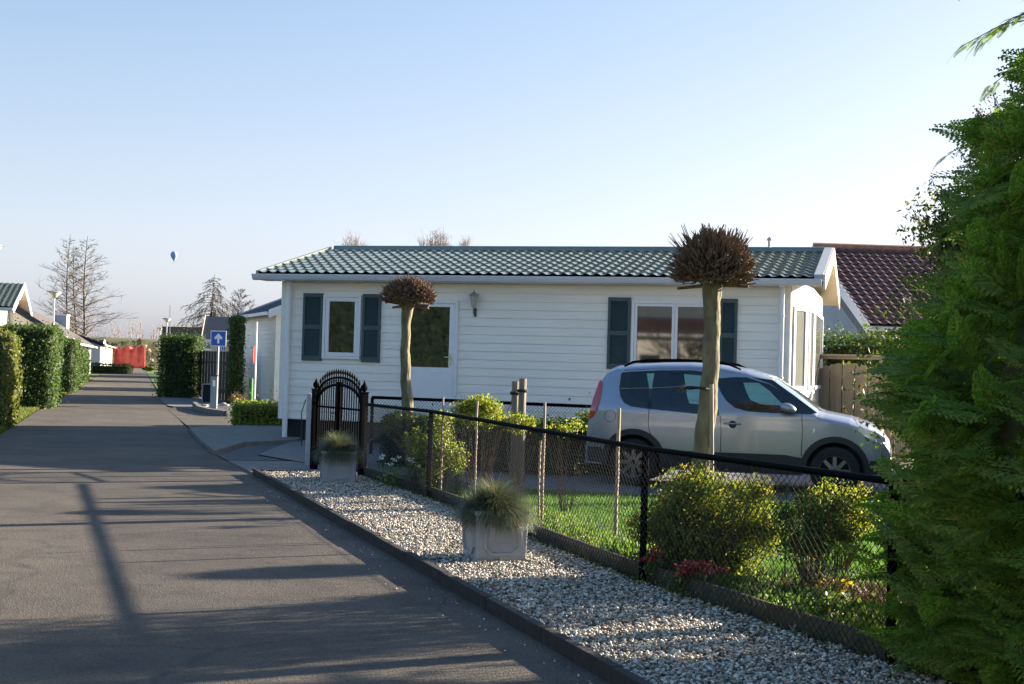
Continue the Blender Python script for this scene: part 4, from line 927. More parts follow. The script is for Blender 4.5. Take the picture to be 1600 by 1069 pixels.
# round stakes, canes
def stakes(name, px, ybase, Z, top, r, label, m='stake', lean=0.0, cat='stake', group=None):
    p = A(px, ybase, Z); mb = MB(); n = 6
    pts = [(lean * i / n + random.uniform(-.003, .003), random.uniform(-.003, .003), top * i / n) for i in range(n + 1)]
    e = empty(name, (p.x, p.y, .04), 0, label=label, cat=cat, group=group)
    mb.tube(pts, [r * random.uniform(.93, 1.05) for _ in pts], 10); mb.build('shaft', M[m], e); return e
s1 = stakes('round_stake', 803, 700, 17.0, 1.36, .047, 'greyer and slightly shorter round timber stake of the strapped pair', group='strapped pair of round stakes')
s2 = stakes('round_stake', 814, 700, 16.6, 1.40, .048, 'taller mossy round timber stake of the strapped pair', group='strapped pair of round stakes')
mb = MB(); mb.tube([(math.cos(t) * .052, math.sin(t) * .052, 1.21 + .004 * math.sin(3 * t)) for t in np.linspace(0, 6.28, 13)], .022, 6); mb.build('strap', M['plinth'], s1)
mb = MB(); mb.tube([(math.cos(t) * .052, math.sin(t) * .052, 1.25) for t in np.linspace(0, 6.28, 13)], .02, 6); mb.build('strap', M['plinth'], s2)
def canes():
    for px, Z, top, r, lab in ((849, 12.6, 1.22, .013, 'tall thin cane left of the car tail, taller of a close pair'), (843.5, 12.7, .86, .011, 'short thin cane close beside a taller cane left of the car tail'),
                               (965, 12.2, 1.20, .018, 'straight pale stake in front of the rear wheel of the car'), (743, 14.6, 1.16, .013, 'thin cane rising through the yellow bush behind the near planter'),
                               (690, 15.3, 1.18, .011, 'thin white cane at the left edge of the yellow bush')):
        stakes('garden_cane', px, 720, Z, top, r, lab, 'cane', cat='cane', group='canes in the flower bed')
canes()

# pollard trees
def pollard(name, base, H, r0, r1, hr, hz, nt, label, lean=(0, 0), tl=.30):
    e = empty(name, base, 0, label=label, cat='pollard tree', group='pollarded trees in the garden')
    mb = MB(); n = 16; pts = []; rr = []
    for i in range(n + 1):
        t = i / n; pts.append((lean[0] * (math.sin(t * 2.6) * .5 + t * .5) + .012 * math.sin(i * 2.1), lean[1] * t, H * t)); k = r0 + (r1 - r0) * t
        rr.append(k * (1 + .035 * math.sin(i * 1.9)) * (1.08 if i == 0 else 1.0) * (1.12 if i == int(n * .42) else 1) + (.04 * max(0, t - .88) / .12))
    mb.tube(pts, rr, 18)
    me = mb
    o = me.build('trunk', M['bark'], e, smooth=True)
    tx = bpy.data.textures.new('barkbump', 'CLOUDS'); tx.noise_scale = .09
    sub = o.modifiers.new('s', 'SUBSURF'); sub.levels = sub.render_levels = 2
    dm = o.modifiers.new('d', 'DISPLACE'); dm.texture = tx; dm.strength = .02; dm.texture_coords = 'LOCAL'; dm.mid_level = .5
    top = Vector(pts[-1]); kb = MB(); tw = MB()
    for i in range(26):
        a = random.uniform(0, 6.28); el = random.uniform(-.1, 1.3)
        d = Vector((math.cos(a) * math.cos(el) * hr, math.sin(a) * math.cos(el) * hr, math.sin(el) * hz + .05))
        m_ = top + d * random.uniform(.35, .62)
        kb.tube([top - Vector((0, 0, .12)), top.lerp(m_, .6) + Vector((0, 0, -.03)), m_], [.05, .035, .03], 6)
        kb.lathe([(.012, -.05), (.04, -.03), (.05, 0), (.035, .035), (.01, .05)], m_, 7)
    kb.build('knuckles', M['bark'], o)
    for i in range(nt):
        a = random.uniform(0, 6.28); s_ = random.uniform(-.32, 1); el = math.asin(s_)
        d = Vector((math.cos(a) * math.cos(el) * hr, math.sin(a) * math.cos(el) * hr, s_ * hz * (1 if s_ > 0 else .75)))
        k0 = random.uniform(.25, .82); lump = .80 + .20 * math.sin(a * 3 + 1 + H) * math.cos(el * 4) + random.uniform(-.08, .08)
        p0 = top + Vector((0, 0, hz * .12)) + d * k0; L = tl * random.uniform(.35, 1.0)
        dd = (d.normalized() * .9 + Vector((random.uniform(-.5, .5), random.uniform(-.5, .5), random.uniform(.1, .9)))).normalized()
        p1 = p0 + dd * min(L, max(.05, (lump - k0) * d.length * 1.05 + .05))
        q = (p0 + p1) / 2 + Vector((random.uniform(-1, 1), random.uniform(-1, 1), random.uniform(-1, 1))) * .012
        r_ = random.uniform(.004, .015); tw.tube([p0, q, p1], [r_, r_ * .9, r_ * .6], 4)
    for i in range(int(nt * .035)):
        a = random.uniform(0, 6.28); q_ = math.sqrt(random.random()) * .85; o_ = Vector((math.cos(a) * q_ * hr, math.sin(a) * q_ * hr, hz * (.12 + .80 * math.sqrt(max(0, 1 - q_ * q_)))))
        p0 = top + o_ * .75; d_ = Vector((o_.x * .5, o_.y * .5, hz * random.uniform(.25, .55))) * random.uniform(.5, 1); tw.tube([p0, p0 + d_ * .5 + Vector((random.gauss(0, .01), 0, 0)), p0 + d_], [.009, .007, .004], 4)
    for i in range(9):
        a = random.uniform(0, 6.28); p0 = top + Vector((0, 0, -.05)); d_ = Vector((math.cos(a) * hr * .75, math.sin(a) * hr * .75, random.uniform(-.10, .05))); tw.tube([p0 + d_ * .3, p0 + d_ * .7, p0 + d_], [.022, .018, .016], 6)
    tw.build('twigs', M['twig'], e)
    return e, top
t1 = A(1086, 790, 15.6); T1, top1 = pollard('pollard_tree', (t1.x, t1.y, .03), 2.62, .118, .092, .55, .60, 3000, 'nearer and stouter pollarded tree with shaggy twig head in front of the car', lean=(.17, 0), tl=.26)
t2 = A(650, 700, 20.6); T2, top2 = pollard('pollard_tree', (t2.x, t2.y, .03), 2.50, .096, .066, .46, .36, 2800, 'thinner pollarded tree with flat round twig head before the door', lean=(-.25, 0), tl=.17)
p = A(1108, 760, 15.2); e = empty('tree_stake', (p.x, p.y, .03), 0, label='pale sunlit stake tied along the right of the stout pollarded trunk', cat='stake')
mb = MB(); mb.tube([(0.04, 0, 0), (.02, 0, .7), (0, .02, 1.42)], .022, 8); mb.build('shaft', M['cane'], e)
mb = MB(); mb.tube([(math.cos(t) * .15 - .11, math.sin(t) * .15 + .25, 1.37 + .01 * math.sin(2 * t)) for t in np.linspace(0, 6.28, 17)], .016, 5); mb.build('tie', M['plinth'], e)
# training wire with a clipped side shoot
pa, pb = A(969, 607, 15.9), A(1076, 603.5, 15.6)
we = empty('training_wire', pa, 0, label='thin pale wire stretched to the stout pollarded trunk across the car windows', cat='wire')
mb = MB(); mb.tube([(0, 0, 0), (pb - pa) * .5 + Vector((0, 0, -.006)), pb - pa], .0035, 4); mb.build('cord', M['cane'], we)
mb = MB()
for i in range(14): 
    o_ = pb - pa + Vector((-.05, 0, 0)); mb.tube([o_, o_ + Vector((random.uniform(-.1, .02), random.uniform(-.04, .04), random.uniform(-.09, .05)))], [.009, .005], 4)
mb.build('knot', M['twig'], we)

# ================================================================== PLANTERS WITH FESCUE
def planter(loc_, rz, label):
    e = empty('square_planter', loc_, rz, label=label, cat='planter', group='grey square planters on the gravel')
    w_, H, tp = .43, .40, .012
    mb = MB()
    def ringv(h0, z): return [(h0 - w_ / 2 + w_ / 2, 0, z)]
    b0, b1 = tp, 0
    lo = [(b0, b0, 0), (w_ - b0, b0, 0), (w_ - b0, w_ - b0, 0), (b0, w_ - b0, 0)]; hi = [(0, 0, H), (w_, 0, H), (w_, w_, H), (0, w_, H)]
    ih = [(.025, .025, H), (w_ - .025, .025, H), (w_ - .025, w_ - .025, H), (.025, w_ - .025, H)]; il = [(x, y, H - .07) for x, y, z in ih]
    mb.add(lo + hi + ih + il, [(0, 1, 5, 4), (1, 2, 6, 5), (2, 3, 7, 6), (3, 0, 4, 7), (4, 5, 9, 8), (5, 6, 10, 9), (6, 7, 11, 10), (7, 4, 8, 11), (8, 9, 13, 12), (9, 10, 14, 13), (10, 11, 15, 14), (11, 8, 12, 15), (3, 2, 1, 0)])
    mb.build('box', M['planter'], e, bevel=.006)
    MB().box(.03, w_ - .03, .03, w_ - .03, H - .09, H - .045).build('soil', M['soil'], e)
    mb = MB(); mb.box(-.006, w_ + .006, -.008, .0, H - .028, H + .004); mb.box(-.008, 0, -.006, w_ + .006, H - .028, H + .004); mb.box(w_, w_ + .008, -.006, w_ + .006, H - .028, H + .004); mb.build('rim', M['planter'], e, bevel=.002)
    for face in range(4):
        c = .055; a, b, z0, z1 = .075, w_ - .075, .065, H - .07
        P8 = [(a + c, z0), (b - c, z0), (b, z0 + c), (b, z1 - c), (b - c, z1), (a + c, z1), (a, z1 - c), (a, z0 + c)]
        P8 = P8 + P8[:1]; mb = MB(); y = lambda z: tp * (1 - z / H) - .003
        for u_, v_ in zip(P8[:-1], P8[1:]): mb.bar((u_[0], y(u_[1]) - .004, u_[1]), (v_[0], y(v_[1]) - .004, v_[1]), .020, .022, Vector((0, 1, 0)))
        o = mb.build('panel_moulding', M['planter'], e); o.location = [(0, 0, 0), (w_, 0, 0), (w_, w_, 0), (0, w_, 0)][face]; o.rotation_euler = (0, 0, face * math.pi / 2)
    ctr = Vector(loc_) + Matrix.Rotation(rz, 3, 'Z') @ Vector((w_ / 2, w_ / 2, H - .045)); return e, ctr
def fescue(ctr, n, R_, label, sd_=(0, 0)):
    e = empty('fescue_grass', ctr, 0, label=label, cat='ornamental grass', group='blue fescue tufts in the grey planters')
    a = rng.uniform(0, 2 * np.pi, n); t = rng.uniform(0, 1, n) ** .6; el = (1 - t) * 1.25 + rng.normal(0, .12, n) - .02
    L = R_ * rng.uniform(.75, 1.2, n); segs = 5
    r0 = rng.uniform(0, .10, n) * t
    dirx = np.stack([np.cos(a), np.sin(a)], 1); pts = []
    x = r0.copy(); z = np.zeros(n); e_ = el + .35
    droop = rng.uniform(.14, .36, n) * (1.0 + .3 * np.abs(t))
    for s in range(segs + 1):
        pts.append(np.stack([dirx[:, 0] * x + sd_[0] * (s / segs) ** 2, dirx[:, 1] * x + sd_[1] * (s / segs) ** 2, z], 1))
        x = x + np.cos(e_) * L / segs; z = z + np.sin(e_) * L / segs; e_ = e_ - droop
    pts = np.stack(pts, 1); side = np.stack([-dirx[:, 1], dirx[:, 0], np.zeros(n)], 1)
    wd = .0021 * np.linspace(1, .3, segs + 1)
    V = np.concatenate([pts - side[:, None] * wd[None, :, None], pts + side[:, None] * wd[None, :, None]], 2).reshape(n, (segs + 1) * 2, 3)
    k = (segs + 1) * 2; base = np.array([[2 * s, 2 * s + 1, 2 * s + 3, 2 * s + 2] for s in range(segs)])
    F = (base[None] + (np.arange(n) * k)[:, None, None]).reshape(-1, 4)
    npmesh('blades', V.reshape(-1, 3), 4, M['fescue'], e, F=F)
    return e
pe, c = planter((-0.236, 10.55, .045), R(18), 'nearer grey square planter with octagonal moulding on the white pebbles'); fescue(c, 10000, .31, 'shaggy blue green fescue spilling over the nearer planter')
pe, c = planter((-2.36, 17.0, .045), R(10), 'farther grey square planter in front of the iron gate'); fescue(c, 8000, .31, 'rounded fescue tuft in the farther planter by the iron gate')

# ================================================================== ROADSIDE THINGS
def G0(px, py): p = G(px, py); return (p.x, p.y, 0)
e = empty('one_way_sign', G0(338, 640), R(6), label='square blue sign with white upward arrow on a slim pole', cat='road sign')
Zs = e.location.y; pxm = Zs / F_PX; zt0 = A(341, 517, Zs).z; zt1 = A(341, 541, Zs).z; s2_ = (zt0 - zt1) / 2; zc = (zt0 + zt1) / 2
MB().tube([(0, 0, 0), (0, 0, zt0 - .05)], .03, 10).build('pole', M['galv'], e)
MB().box(-s2_, s2_, -.05, -.035, zc - s2_, zc + s2_).build('panel', M['sign_white'], e, bevel=.01)
MB().box(-s2_ + .02, s2_ - .02, -.054, -.051, zc - s2_ + .02, zc + s2_ - .02).build('sign_face', M['blue_sign'], e)
k_ = s2_ / .25; ar = [(-.035, -.16), (.035, -.16), (.035, .0), (.115, -.03), (.13, .03), (0, .17), (-.13, .03), (-.115, -.03), (-.035, .0)]
MB().extr([(x * k_, -.0545, zc + z * k_) for x, z in ar], (0, -.002, 0)).build('arrow', M['sign_white'], e)
mb = MB()
for i in range(4): mb.box(-.02 + i * .07, .01 + i * .07, -.05, -.03, zc - s2_ - .13, zc - s2_ - .02)
mb.build('under_plate', M['blue_sign'], e)
e = empty('meter_cabinet', G0(333, 641), R(6), label='slim grey utility cabinet at the foot of the one way sign', cat='cabinet')
zt_ = A(333, 588, e.location.y).z; mb = MB(); mb.box(-.10, .10, 0, .12, 0, zt_); mb.build('housing', M['meter'], e, bevel=.015)
MB().box(-.04, .04, -.006, 0, zt_ - .30, zt_ - .12).build('label_plate', M['sign_white'], e); MB().box(-.12, .12, -.01, .13, zt_, zt_ + .03).build('cap', M['plinth'], e, bevel=.01)
e = empty('dark_litter_bin', G0(323, 630), R(6), label='dark open bin with a pale top edge left of the grey utility cabinet', cat='bin')
zt_ = A(323, 600, e.location.y).z; MB().box(-.13, .13, -.1, .1, .03, zt_ - .02).build('body', M['plinth'], e, bevel=.01)
mb = MB(); mb.box(-.16, .16, -.12, .12, zt_ - .02, zt_ + .01); mb.box(-.16, -.13, -.12, -.09, 0, zt_); mb.build('frame', M['galv'], e)
e = empty('green_post', G0(391, 637), 0, label='stubby green post beside the thin white pole', cat='post')
zt_ = A(391, 591, e.location.y).z; MB().lathe([(.07, 0), (.07, zt_ - .03), (.05, zt_)], (0, 0, 0), 14).build('shaft', M['green_post'], e)
e = empty('edge_on_road_sign', G0(397, 639), R(92), label='thin white pole carrying a round red sign seen nearly edge on', cat='road sign')
Zs = e.location.y; MB().tube([(0, 0, 0), (0, 0, A(397, 503, Zs).z)], .032, 10).build('pole', M['sign_white'], e)
zc = A(397, 554, Zs).z; mb = MB(); d_ = MB()
for mb_, r_, y0, y1 in ((mb, .29, .04, .06), (d_, .19, .061, .065)):
    n_ = 28; mb_.extr([(r_ * math.cos(6.2832 * i / n_), y0, zc + r_ * math.sin(6.2832 * i / n_)) for i in range(n_)], (0, y1 - y0, 0))
mb.build('disc', M['sign_red'], e); d_.build('disc_centre', M['sign_white'], e)
def boulder(px, py, s, label):
    e = empty('boulder', G0(px, py), 0, label=label, cat='boulder', group='boulders along the curved bed')
    bm = bmesh.new(); bmesh.ops.create_icosphere(bm, subdivisions=3, radius=1)
    o_ = Vector((px, py, 0))
    for v in bm.verts: v.co = v.co * (1 + .35 * mnoise.noise(v.co * 1.3 + o_)); v.co = Vector((v.co.x * s, v.co.y * s * .8, v.co.z * s * .6 + s * .35))
    me = bpy.data.meshes.new('stone'); bm.to_mesh(me); bm.free(); link('stone', me, M['rock'], e, smooth=True)
boulder(318, 638, .15, 'pale rounded boulder left of the grey utility cabinet'); boulder(350, 637, .16, 'pale boulder right of the one way sign pole'); boulder(362, 645, .12, 'small grey boulder at the right of the curved bed'); boulder(366, 634, .13, 'grey boulder behind the curved bed kerb')
strip('bed_kerb', [G(304, 636), G(311, 643), G(330, 648), G(352, 651), G(366, 651)], .14, 0, .16, M['slab'], kind='structure', off=.07)
sheet('stone_bed', [G(306, 637), G(312, 642), G(330, 647), G(352, 650), G(380, 650), G(385, 634), G(315, 628)], .05, M['grey_gravel'])
# dark boards fence and wooden gate fence
def board_fence(name, P0, P1, H, m, bw, label, rail=True, arch_=False, bays=1, cat='fence'):
    P0 = Vector(P0); P1 = Vector(P1); d = P1 - P0; L = d.length; e = empty(name, P0, math.atan2(d.y, d.x), label=label, cat=cat)
    bl = L / bays
    for b_ in range(bays):
        x0 = b_ * bl; n_ = int(bl / bw)
        for i in range(n_):
            a = x0 + .04 + (bl - .06) * i / n_; t = (i + .5) / n_ * 2 - 1
            h = H - (.14 if arch_ else 0) - (.14 * abs(t) ** 2.2 if arch_ else 0) + random.uniform(-.004, .004)
            y = .0 if i % 2 else .022
            MB().box(a, a + (bl - .06) / n_ - .012, y, y + .016, .04, h).build('board', M[m], e)
    for b_ in range(bays + 1):
        MB().box(b_ * bl - .035, b_ * bl + .035, -.035, .035, 0, H + .0).build('post', M[m], e, bevel=.004)
    mb = MB()
    if rail: mb.box(-.05, L + .05, -.055, .055, H + .001, H + .04)
    for z in (.35, H - .45): mb.box(0, L, .03, .06, z, z + .07)
    if arch_: mb.box(0, L, -.02, .03, H - .06, H)
    mb.build('rail', M[m], e)
    return e
p0 = A(1273, 640, 28); p1 = A(1376, 640, 27.0); d = Vector((p1.x - p0.x, p1.y - p0.y, 0))
zt_ = A(1273, 556, 28).z
board_fence('arched_board_fence', (p0.x, p0.y, 0), Vector((p0.x, p0.y, 0)) + d * 2.0, zt_, 'fence_wood', .145, 'weathered wooden fence with arched vertical boards right of the mobile home', arch_=True, bays=2)
p0 = G(309, 622); p1 = G(362, 629)
board_fence('dark_board_fence', (p0.x, p0.y, 0), (p1.x, p1.y, 0), A(335, 549, (p0.y + p1.y) / 2).z, 'dark_wood', .2, 'dark stained board fence behind the one way sign', rail=False)
# street lamps
def lamp(px, pytop, Z, label, H=None, disc=.32):
    p = A(px, pytop, Z); e = empty('street_lamp', (p.x, p.y, 0), 0, label=label, cat='street lamp', group='street lamps along the road')
    H = p.z
    MB().tube([(0, 0, 0), (0, 0, H - .28)], [.055, .038], 10).build('pole', M['galv'], e)
    MB().lathe([(.05, H - .30), (.10, H - .24), (disc * .93, H - .05)], (0, 0, 0), 20).build('lamp_glass', M['lampglass'], e, smooth=True)
    MB().lathe([(disc, H - .048), (disc * .8, H - .01), (.04, H)], (0, 0, 0), 20).build('lamp_shade', M['galv'], e)
lamp(85, 455, 55, 'street lamp with flat conical head rising over the left hedges'); lamp(-17, 381, 30, 'nearest street lamp, its pale disc head just entering at the left edge'); lamp(261, 497, 92, 'street lamp above the clipped bush right of the road'); lamp(250.5, 512, 130, 'smaller street lamp farther down, left of the one above the clipped bush')
e = empty('thin_mast', (A(267, 540, 95).x, 95, 0), 0, label='thin leaning antenna mast above the flat roofed building', cat='mast'); MB().tube([(0, 0, 0), (-.15, 0, A(267, 477, 95).z)], .03, 5).build('pole', M['galv'], e)
# red barrier netting
NL = A(178, 574, 160); NRt = A(226, 574, 160)
e = empty('red_barrier_netting', (NL.x, 160, 0), 0, label='tall red safety netting closing off the far end of the road', cat='netting')
L = NRt.x - NL.x; mb = MB(); nx = 26; nz = 8
vs = [(L * i / nx, .25 * math.sin(i * .9) * (j / nz) + .06 * math.sin(i * 2.3 + j), (2.35 + .35 * math.sin(i * .55 + 2.0) * 0.5 + .28 * (i / nx) + .14 * mnoise.noise(Vector((i * .6, 0, 0)))) * j / nz + .02) for i in range(nx + 1) for j in range(nz + 1)]
mb.add(vs, [(i * (nz + 1) + j, (i + 1) * (nz + 1) + j, (i + 1) * (nz + 1) + j + 1, i * (nz + 1) + j + 1) for i in range(nx) for j in range(nz)])
o = mb.build('net', M['rednet'], e, smooth=True); sm = o.modifiers.new('s', 'SOLIDIFY'); sm.thickness = .03
for x in (0, L * .5, L):
    MB().tube([(x, .08, 0), (x, .08, 2.7)], .05, 6).build('post', M['sign_red'], e)
# balloon
bp = A(272, 399, 3100); e = empty('hot_air_balloon', (bp.x, 3100, bp.z - 9), 0, label='tiny blue hot air balloon in the sky above the road', cat='balloon')
MB().lathe([(1.2, -8), (2.6, -5.5), (5.6, -1), (7.6, 3), (8.2, 6), (7.6, 9.5), (5.4, 12.4), (2.5, 14), (.2, 14.5)], (0, 0, 4), 24).build('envelope', M['balloon'], e, smooth=True)
MB().box(-.8, .8, -.8, .8, -8.5, -7.2).build('basket', M['stake'], e)
mb = MB()
for x in (-.7, .7):
    for y in (-.7, .7): mb.tube([(x, y, -7.2), (x * 1.5, y * 1.5, -4)], .06, 4)
mb.build('rope', M['stake'], e)

# ================================================================== VEGETATION
# left clipped hedges, their faces along the road edge
def lhedge(px, Z0, Z1, H, depth, m, n, leaf, label, xoff=0.0):
    """near corner of the road-side face seen at px, running away from Z0 to Z1 parallel to the road edge"""
    X0 = A(px, 600, Z0).x; d = Vector((-0.30 * (Z1 - Z0), Z1 - Z0, 0)); a = math.atan2(d.y, d.x)
    return hedge('clipped_hedge', (X0, Z0, -.02), a, d.length, depth, H, m, n, leaf, label, group='clipped hedges left of the road', faces='xXyZ')
lhedge(12, 27.5, 30.8, 1.98, 3.0, M['hedge_y'], 15000, .085, 'yellowish clipped hedge nearest the camera on the left of the road')
lhedge(84, 38, 43.5, 2.32, 1.6, M['hedge'], 17000, .09, 'tall dark green clipped hedge, second along the left of the road')
lhedge(117, 53, 61, 2.12, 1.6, M['hedge'], 12000, .10, 'third clipped hedge along the left of the road, narrower in view')
lhedge(131, 70, 84, 1.75, 1.5, M['hedge'], 7000, .15, 'fourth and farthest tall clipped hedge on the left of the road')
q = G(140, 583); hedge('low_hedge', (q.x, q.y, 0), R(4), 3.2, 1.4, .78, M['hedge'], 1600, .14, 'low dark hedge at the far left end of the road')
q = G(142, 571); hedge('dark_hedge', (q.x, q.y, 0), R(4), 2.6, 1.5, 1.75, M['hedge'], 1600, .16, 'darker hedge block behind the low hedge at the far left')
# unseen-side hedge nearer than the frame's left edge (it is what the door and small window mirror)
hedge('side_hedge', (-9.6, 11.5, 0), R(106.5), 11, 1.4, 1.9, M['hedge'], 9000, .09, 'clipped hedge continuing towards the camera beyond the left frame, mirrored in the door glass', faces='xXyZ')
# right side of the road
q = G(243, 621); hedge('clipped_bush', (q.x + .05, q.y, 0), R(4), 1.5, 1.8, A(275, 524, q.y).z, M['hedge'], 11000, .085, 'big dark clipped bush right of the road before the one way sign', cat='bush', rnd=.2)
q = G(233, 583); shrub('low_bush', (q.x, q.y, 0), (.7, .7, .4), M['privet'], 900, .16, 'small yellow green bush beside the far end of the road', nst=0)
q = G(238, 579); shrub('red_bush', (q.x + .3, q.y + 8, 0), (1.0, .7, .7), leafmat('russet_leaf', [(0, (0.16, 0.02, 0.015)), (1, (0.42, 0.09, 0.06))]), 900, .18, 'red leaved bush just right of the red netting', nst=0)
q = G(352, 668); hedge('low_leafy_hedge', (q.x + .12, q.y + .1, 0), R(4), 1.25, .9, .56, M['glossy'], 6500, .065, 'low leafy hedge with leaves painted brighter for sunlight left of the mobile home corner', rnd=.14)  # brighter leaf colour stands in for sun on this shaded hedge
q = G(350, 634); hedge('column_cypress', (q.x, q.y + .6, 0), R(10), .42, 1.2, 3.0, M['hedge'], 6500, .085, 'tall dark narrow evergreen against the end of the white bungalow', cat='evergreen', rnd=.15)
# twiggy scraps in the bed
q = G(372, 640); shrub('bare_shrublet', (q.x, q.y, .05), (.4, .3, .28), M['heather'], 500, .05, 'brown twiggy little shrub among the boulders', nst=26, rad=.008, cat='shrub')
# garden hedge behind the lawn
hs = Vector((-2.0, 20.35, 0)); he = Vector((.95, 19.3, 0)); d = he - hs
hedge('garden_hedge', hs, math.atan2(d.y, d.x), d.length, .55, .80, M['hedge'], 12000, .055, 'knee high dark hedge between the driveway and the rear rail fence', rnd=.10)
hedge('garden_hedge', (he.x + .02, he.y + .5, 0), R(-14), 1.1, .5, .95, M['privet'], 4200, .06, 'yellow green bushy hedge end behind the tail of the car', rnd=.22)
hedge('under_car_shade_hedge', (6.4, 14.6, .03), R(82), 8.2, .7, 1.05, M['hedge'], 8500, .06, 'waist high hedge added behind the thuja to shade the ground under the car')  # hidden hedge added to block the sun from the paving under the car
# hedge and bush by the wooden fence
q = A(1275, 640, 28.6); hedge('hedge_behind_fence', (q.x, q.y + .4, 0), R(-16), 3.4, .9, A(1320, 520, 29).z, M['hedge'], 16000, .07, 'bright green hedge showing above the wooden fence', rnd=.3)
q = A(1285, 640, 24.5); shrub('rounded_bush', (q.x - .05, q.y, 0), (.55, .5, .50), M['privet'], 4200, .055, 'round leafy bush in front of the wooden fence beyond the car bonnet', nst=10)
q = A(1245, 640, 23.5); shrub('rounded_bush', (q.x + .1, q.y, 0), (.3, .3, .42), M['privet'], 1600, .05, 'small bush at the foot of the bay window beyond the windscreen', nst=8)
# fence shrubs
def at_fence(px, py, dz=0): q = G(px, py); return (q.x, q.y, .05)
shrub('climbing_evergreen', (-.83, 15.97, .05), (.36, .34, .52), M['glossy'], 8500, .036, 'dense glossy shrub growing through the second post of the black mesh fence', nst=34, lumps=12, rad=.008, shell=.2, zc=.50, low=True)
shrub('climbing_evergreen', (-1.18, 17.0, .05), (.22, .26, .42), M['glossy'], 1800, .034, 'thin sparse shrub left of the glossy one along the black mesh fence', nst=14, lumps=5, rad=.006)
shrub('yellow_bush', (-.33, 15.3, .05), (.42, .34, .30), M['rose'], 3600, .036, 'sprawling yellow green bush arching over the fence rail between trunk and stakes', nst=22, zc=.98, rad=.009, lumps=10, shell=.3)
shrub('yellow_bush', (.10, 15.2, .05), (.30, .24, .20), M['rose'], 700, .035, 'loose trailing shoots right of the yellow bush before the round stakes', nst=16, zc=.86, rad=.006, lumps=5, shell=.2)
shrub('yellow_bush', (.62, 14.2, .05), (.34, .2, .18), M['rose'], 330, .035, 'sparse reddish young shoots on canes between stakes and car tail', nst=12, zc=.90, rad=.006, lumps=5, shell=.1)
q = (1.55, 9.95, .05)
shrub('lush_bush', q, (.58, .46, .46), M['rose'], 21000, .035, 'big twiggy bush with yellow green young leaves right of the third fence post', nst=110, zc=.42, rad=.005, lumps=26, shell=.15, low=True, main=.86)
shrub('lush_bush', (1.20, 10.05, .05), (.30, .26, .32), M['rose'], 3200, .034, 'lower left lobe bush tucked beside the big twiggy bush', nst=30, zc=.40, rad=.006, lumps=6, shell=.4)
shrub('wire_bush', (2.20, 9.75, .05), (.34, .30, .32), M['mixed'], 5000, .034, 'loose open shrub with green wire frame near the conifer', nst=34, zc=.42, rad=.006, lumps=14, shell=.1, low=True)
shrub('wire_bush', (2.62, 10.6, .05), (.4, .30, .32), M['rose'], 4200, .034, 'yellow green shrub under the rail at the edge of the conifer', nst=24, zc=.42, rad=.006, lumps=12, shell=.1, low=True)
# white flowering plant by the gate
def flowers(name, loc_, spread, n, h, m, ps, label, cat='flowers', leafm='greenstuff', nl=300, lsz=.05):
    e = empty(name, loc_, 0, label=label, cat=cat)
    P = np.stack([rng.normal(0, spread, n), rng.normal(0, spread * .7, n), rng.uniform(.7, 1.0, n) * h], 1)
    mb = MB()
    for p in P: mb.tube([(p[0] * .5, p[1] * .5, 0), (p[0] * .8, p[1] * .8, p[2] * .6), tuple(p)], [.004, .003, .002], 4, cap=False)
    mb.build('stems', M['hedge'], e)
    k = 16
    for p in P:
        PP = np.repeat(p[None], k, 0) + rng.normal(0, ps * .30, (k, 3)) * [1, 1, .5]
        npmesh('flower_head', leaves(PP, np.tile([0, 0, 1.], (k, 1)), np.full(k, ps * .55), np.full(k, ps * .3), jitter=.5), 4, M[m], e)
    if nl:
        Q = np.stack([rng.normal(0, spread * 1.1, nl), rng.normal(0, spread * .8, nl), rng.uniform(0, h * .75, nl)], 1)
        npmesh('foliage', leaves(Q, np.tile([0, -.5, .8], (nl, 1)), np.full(nl, lsz), np.full(nl, lsz * .35), jitter=.6), 4, M[leafm], e)
    return e
flowers('white_flowers', (-1.38, 16.55, .05), .13, 9, .40, 'white_petal', .07, 'white flower heads on a leafy clump beside the gate')
flowers('red_flowers', (1.27, 9.30, .05), .085, 22, .22, 'red_petal', .075, 'bright coral red flower clump at the foot of the big twiggy bush', nl=220, lsz=.04)
flowers('red_flowers', (1.10, 9.72, .05), .06, 9, .24, 'red_petal', .06, 'darker wine red flowers just right of the third fence post', nl=160, lsz=.04)
flowers('yellow_flowers', (1.99, 8.25, .05), .10, 6, .30, 'yellow_petal', .07, 'yellow dandelion like flowers on tall stems near the edging', nl=420, lsz=.07)
def ground_cover(name, poly_fn, n, L, Wf, hmax, m, label, axis_up=1.0, cat='ground cover'):
    P = poly_fn(n); k = len(P)
    N = rng.normal(0, 1, (k, 3)); N[:, 2] *= .4
    V = leaves(P, N, np.full(k, L), np.full(k, L * Wf), axis=np.tile([0, 0, axis_up], (k, 1)), jitter=.5)
    npmesh(name, V, 4, M[m], kind='stuff', label=label, cat=cat)
def along(y0, y1, o0, o1, h, clump=5, pw=2.0):
    def f(n):
        nc = max(3, n // 90); cy = rng.uniform(y0, y1, nc); co = rng.uniform(o0, o1, nc); ch = rng.uniform(.45, 1.0, nc); cr = rng.uniform(.05, .13, nc)
        i = rng.integers(0, nc, n); y = cy[i] + rng.normal(0, 1, n) * cr[i]; o = co[i] + np.abs(rng.normal(0, 1, n)) * cr[i]
        fx = np.interp(y, [p[1] for p in gp][::-1], [p[0] for p in gp][::-1])
        ok = o > .06
        return np.stack([fx + o, y, .05 + rng.uniform(0, 1, n) ** 1.3 * h * ch[i]], 1)[ok]
    return f
ground_cover('perennial_clumps', along(9.9, 14.8, .10, .55, .17), 12000, .045, .28, .2, 'greenstuff', 'light green perennials and weeds along the bed between second and third fence posts')
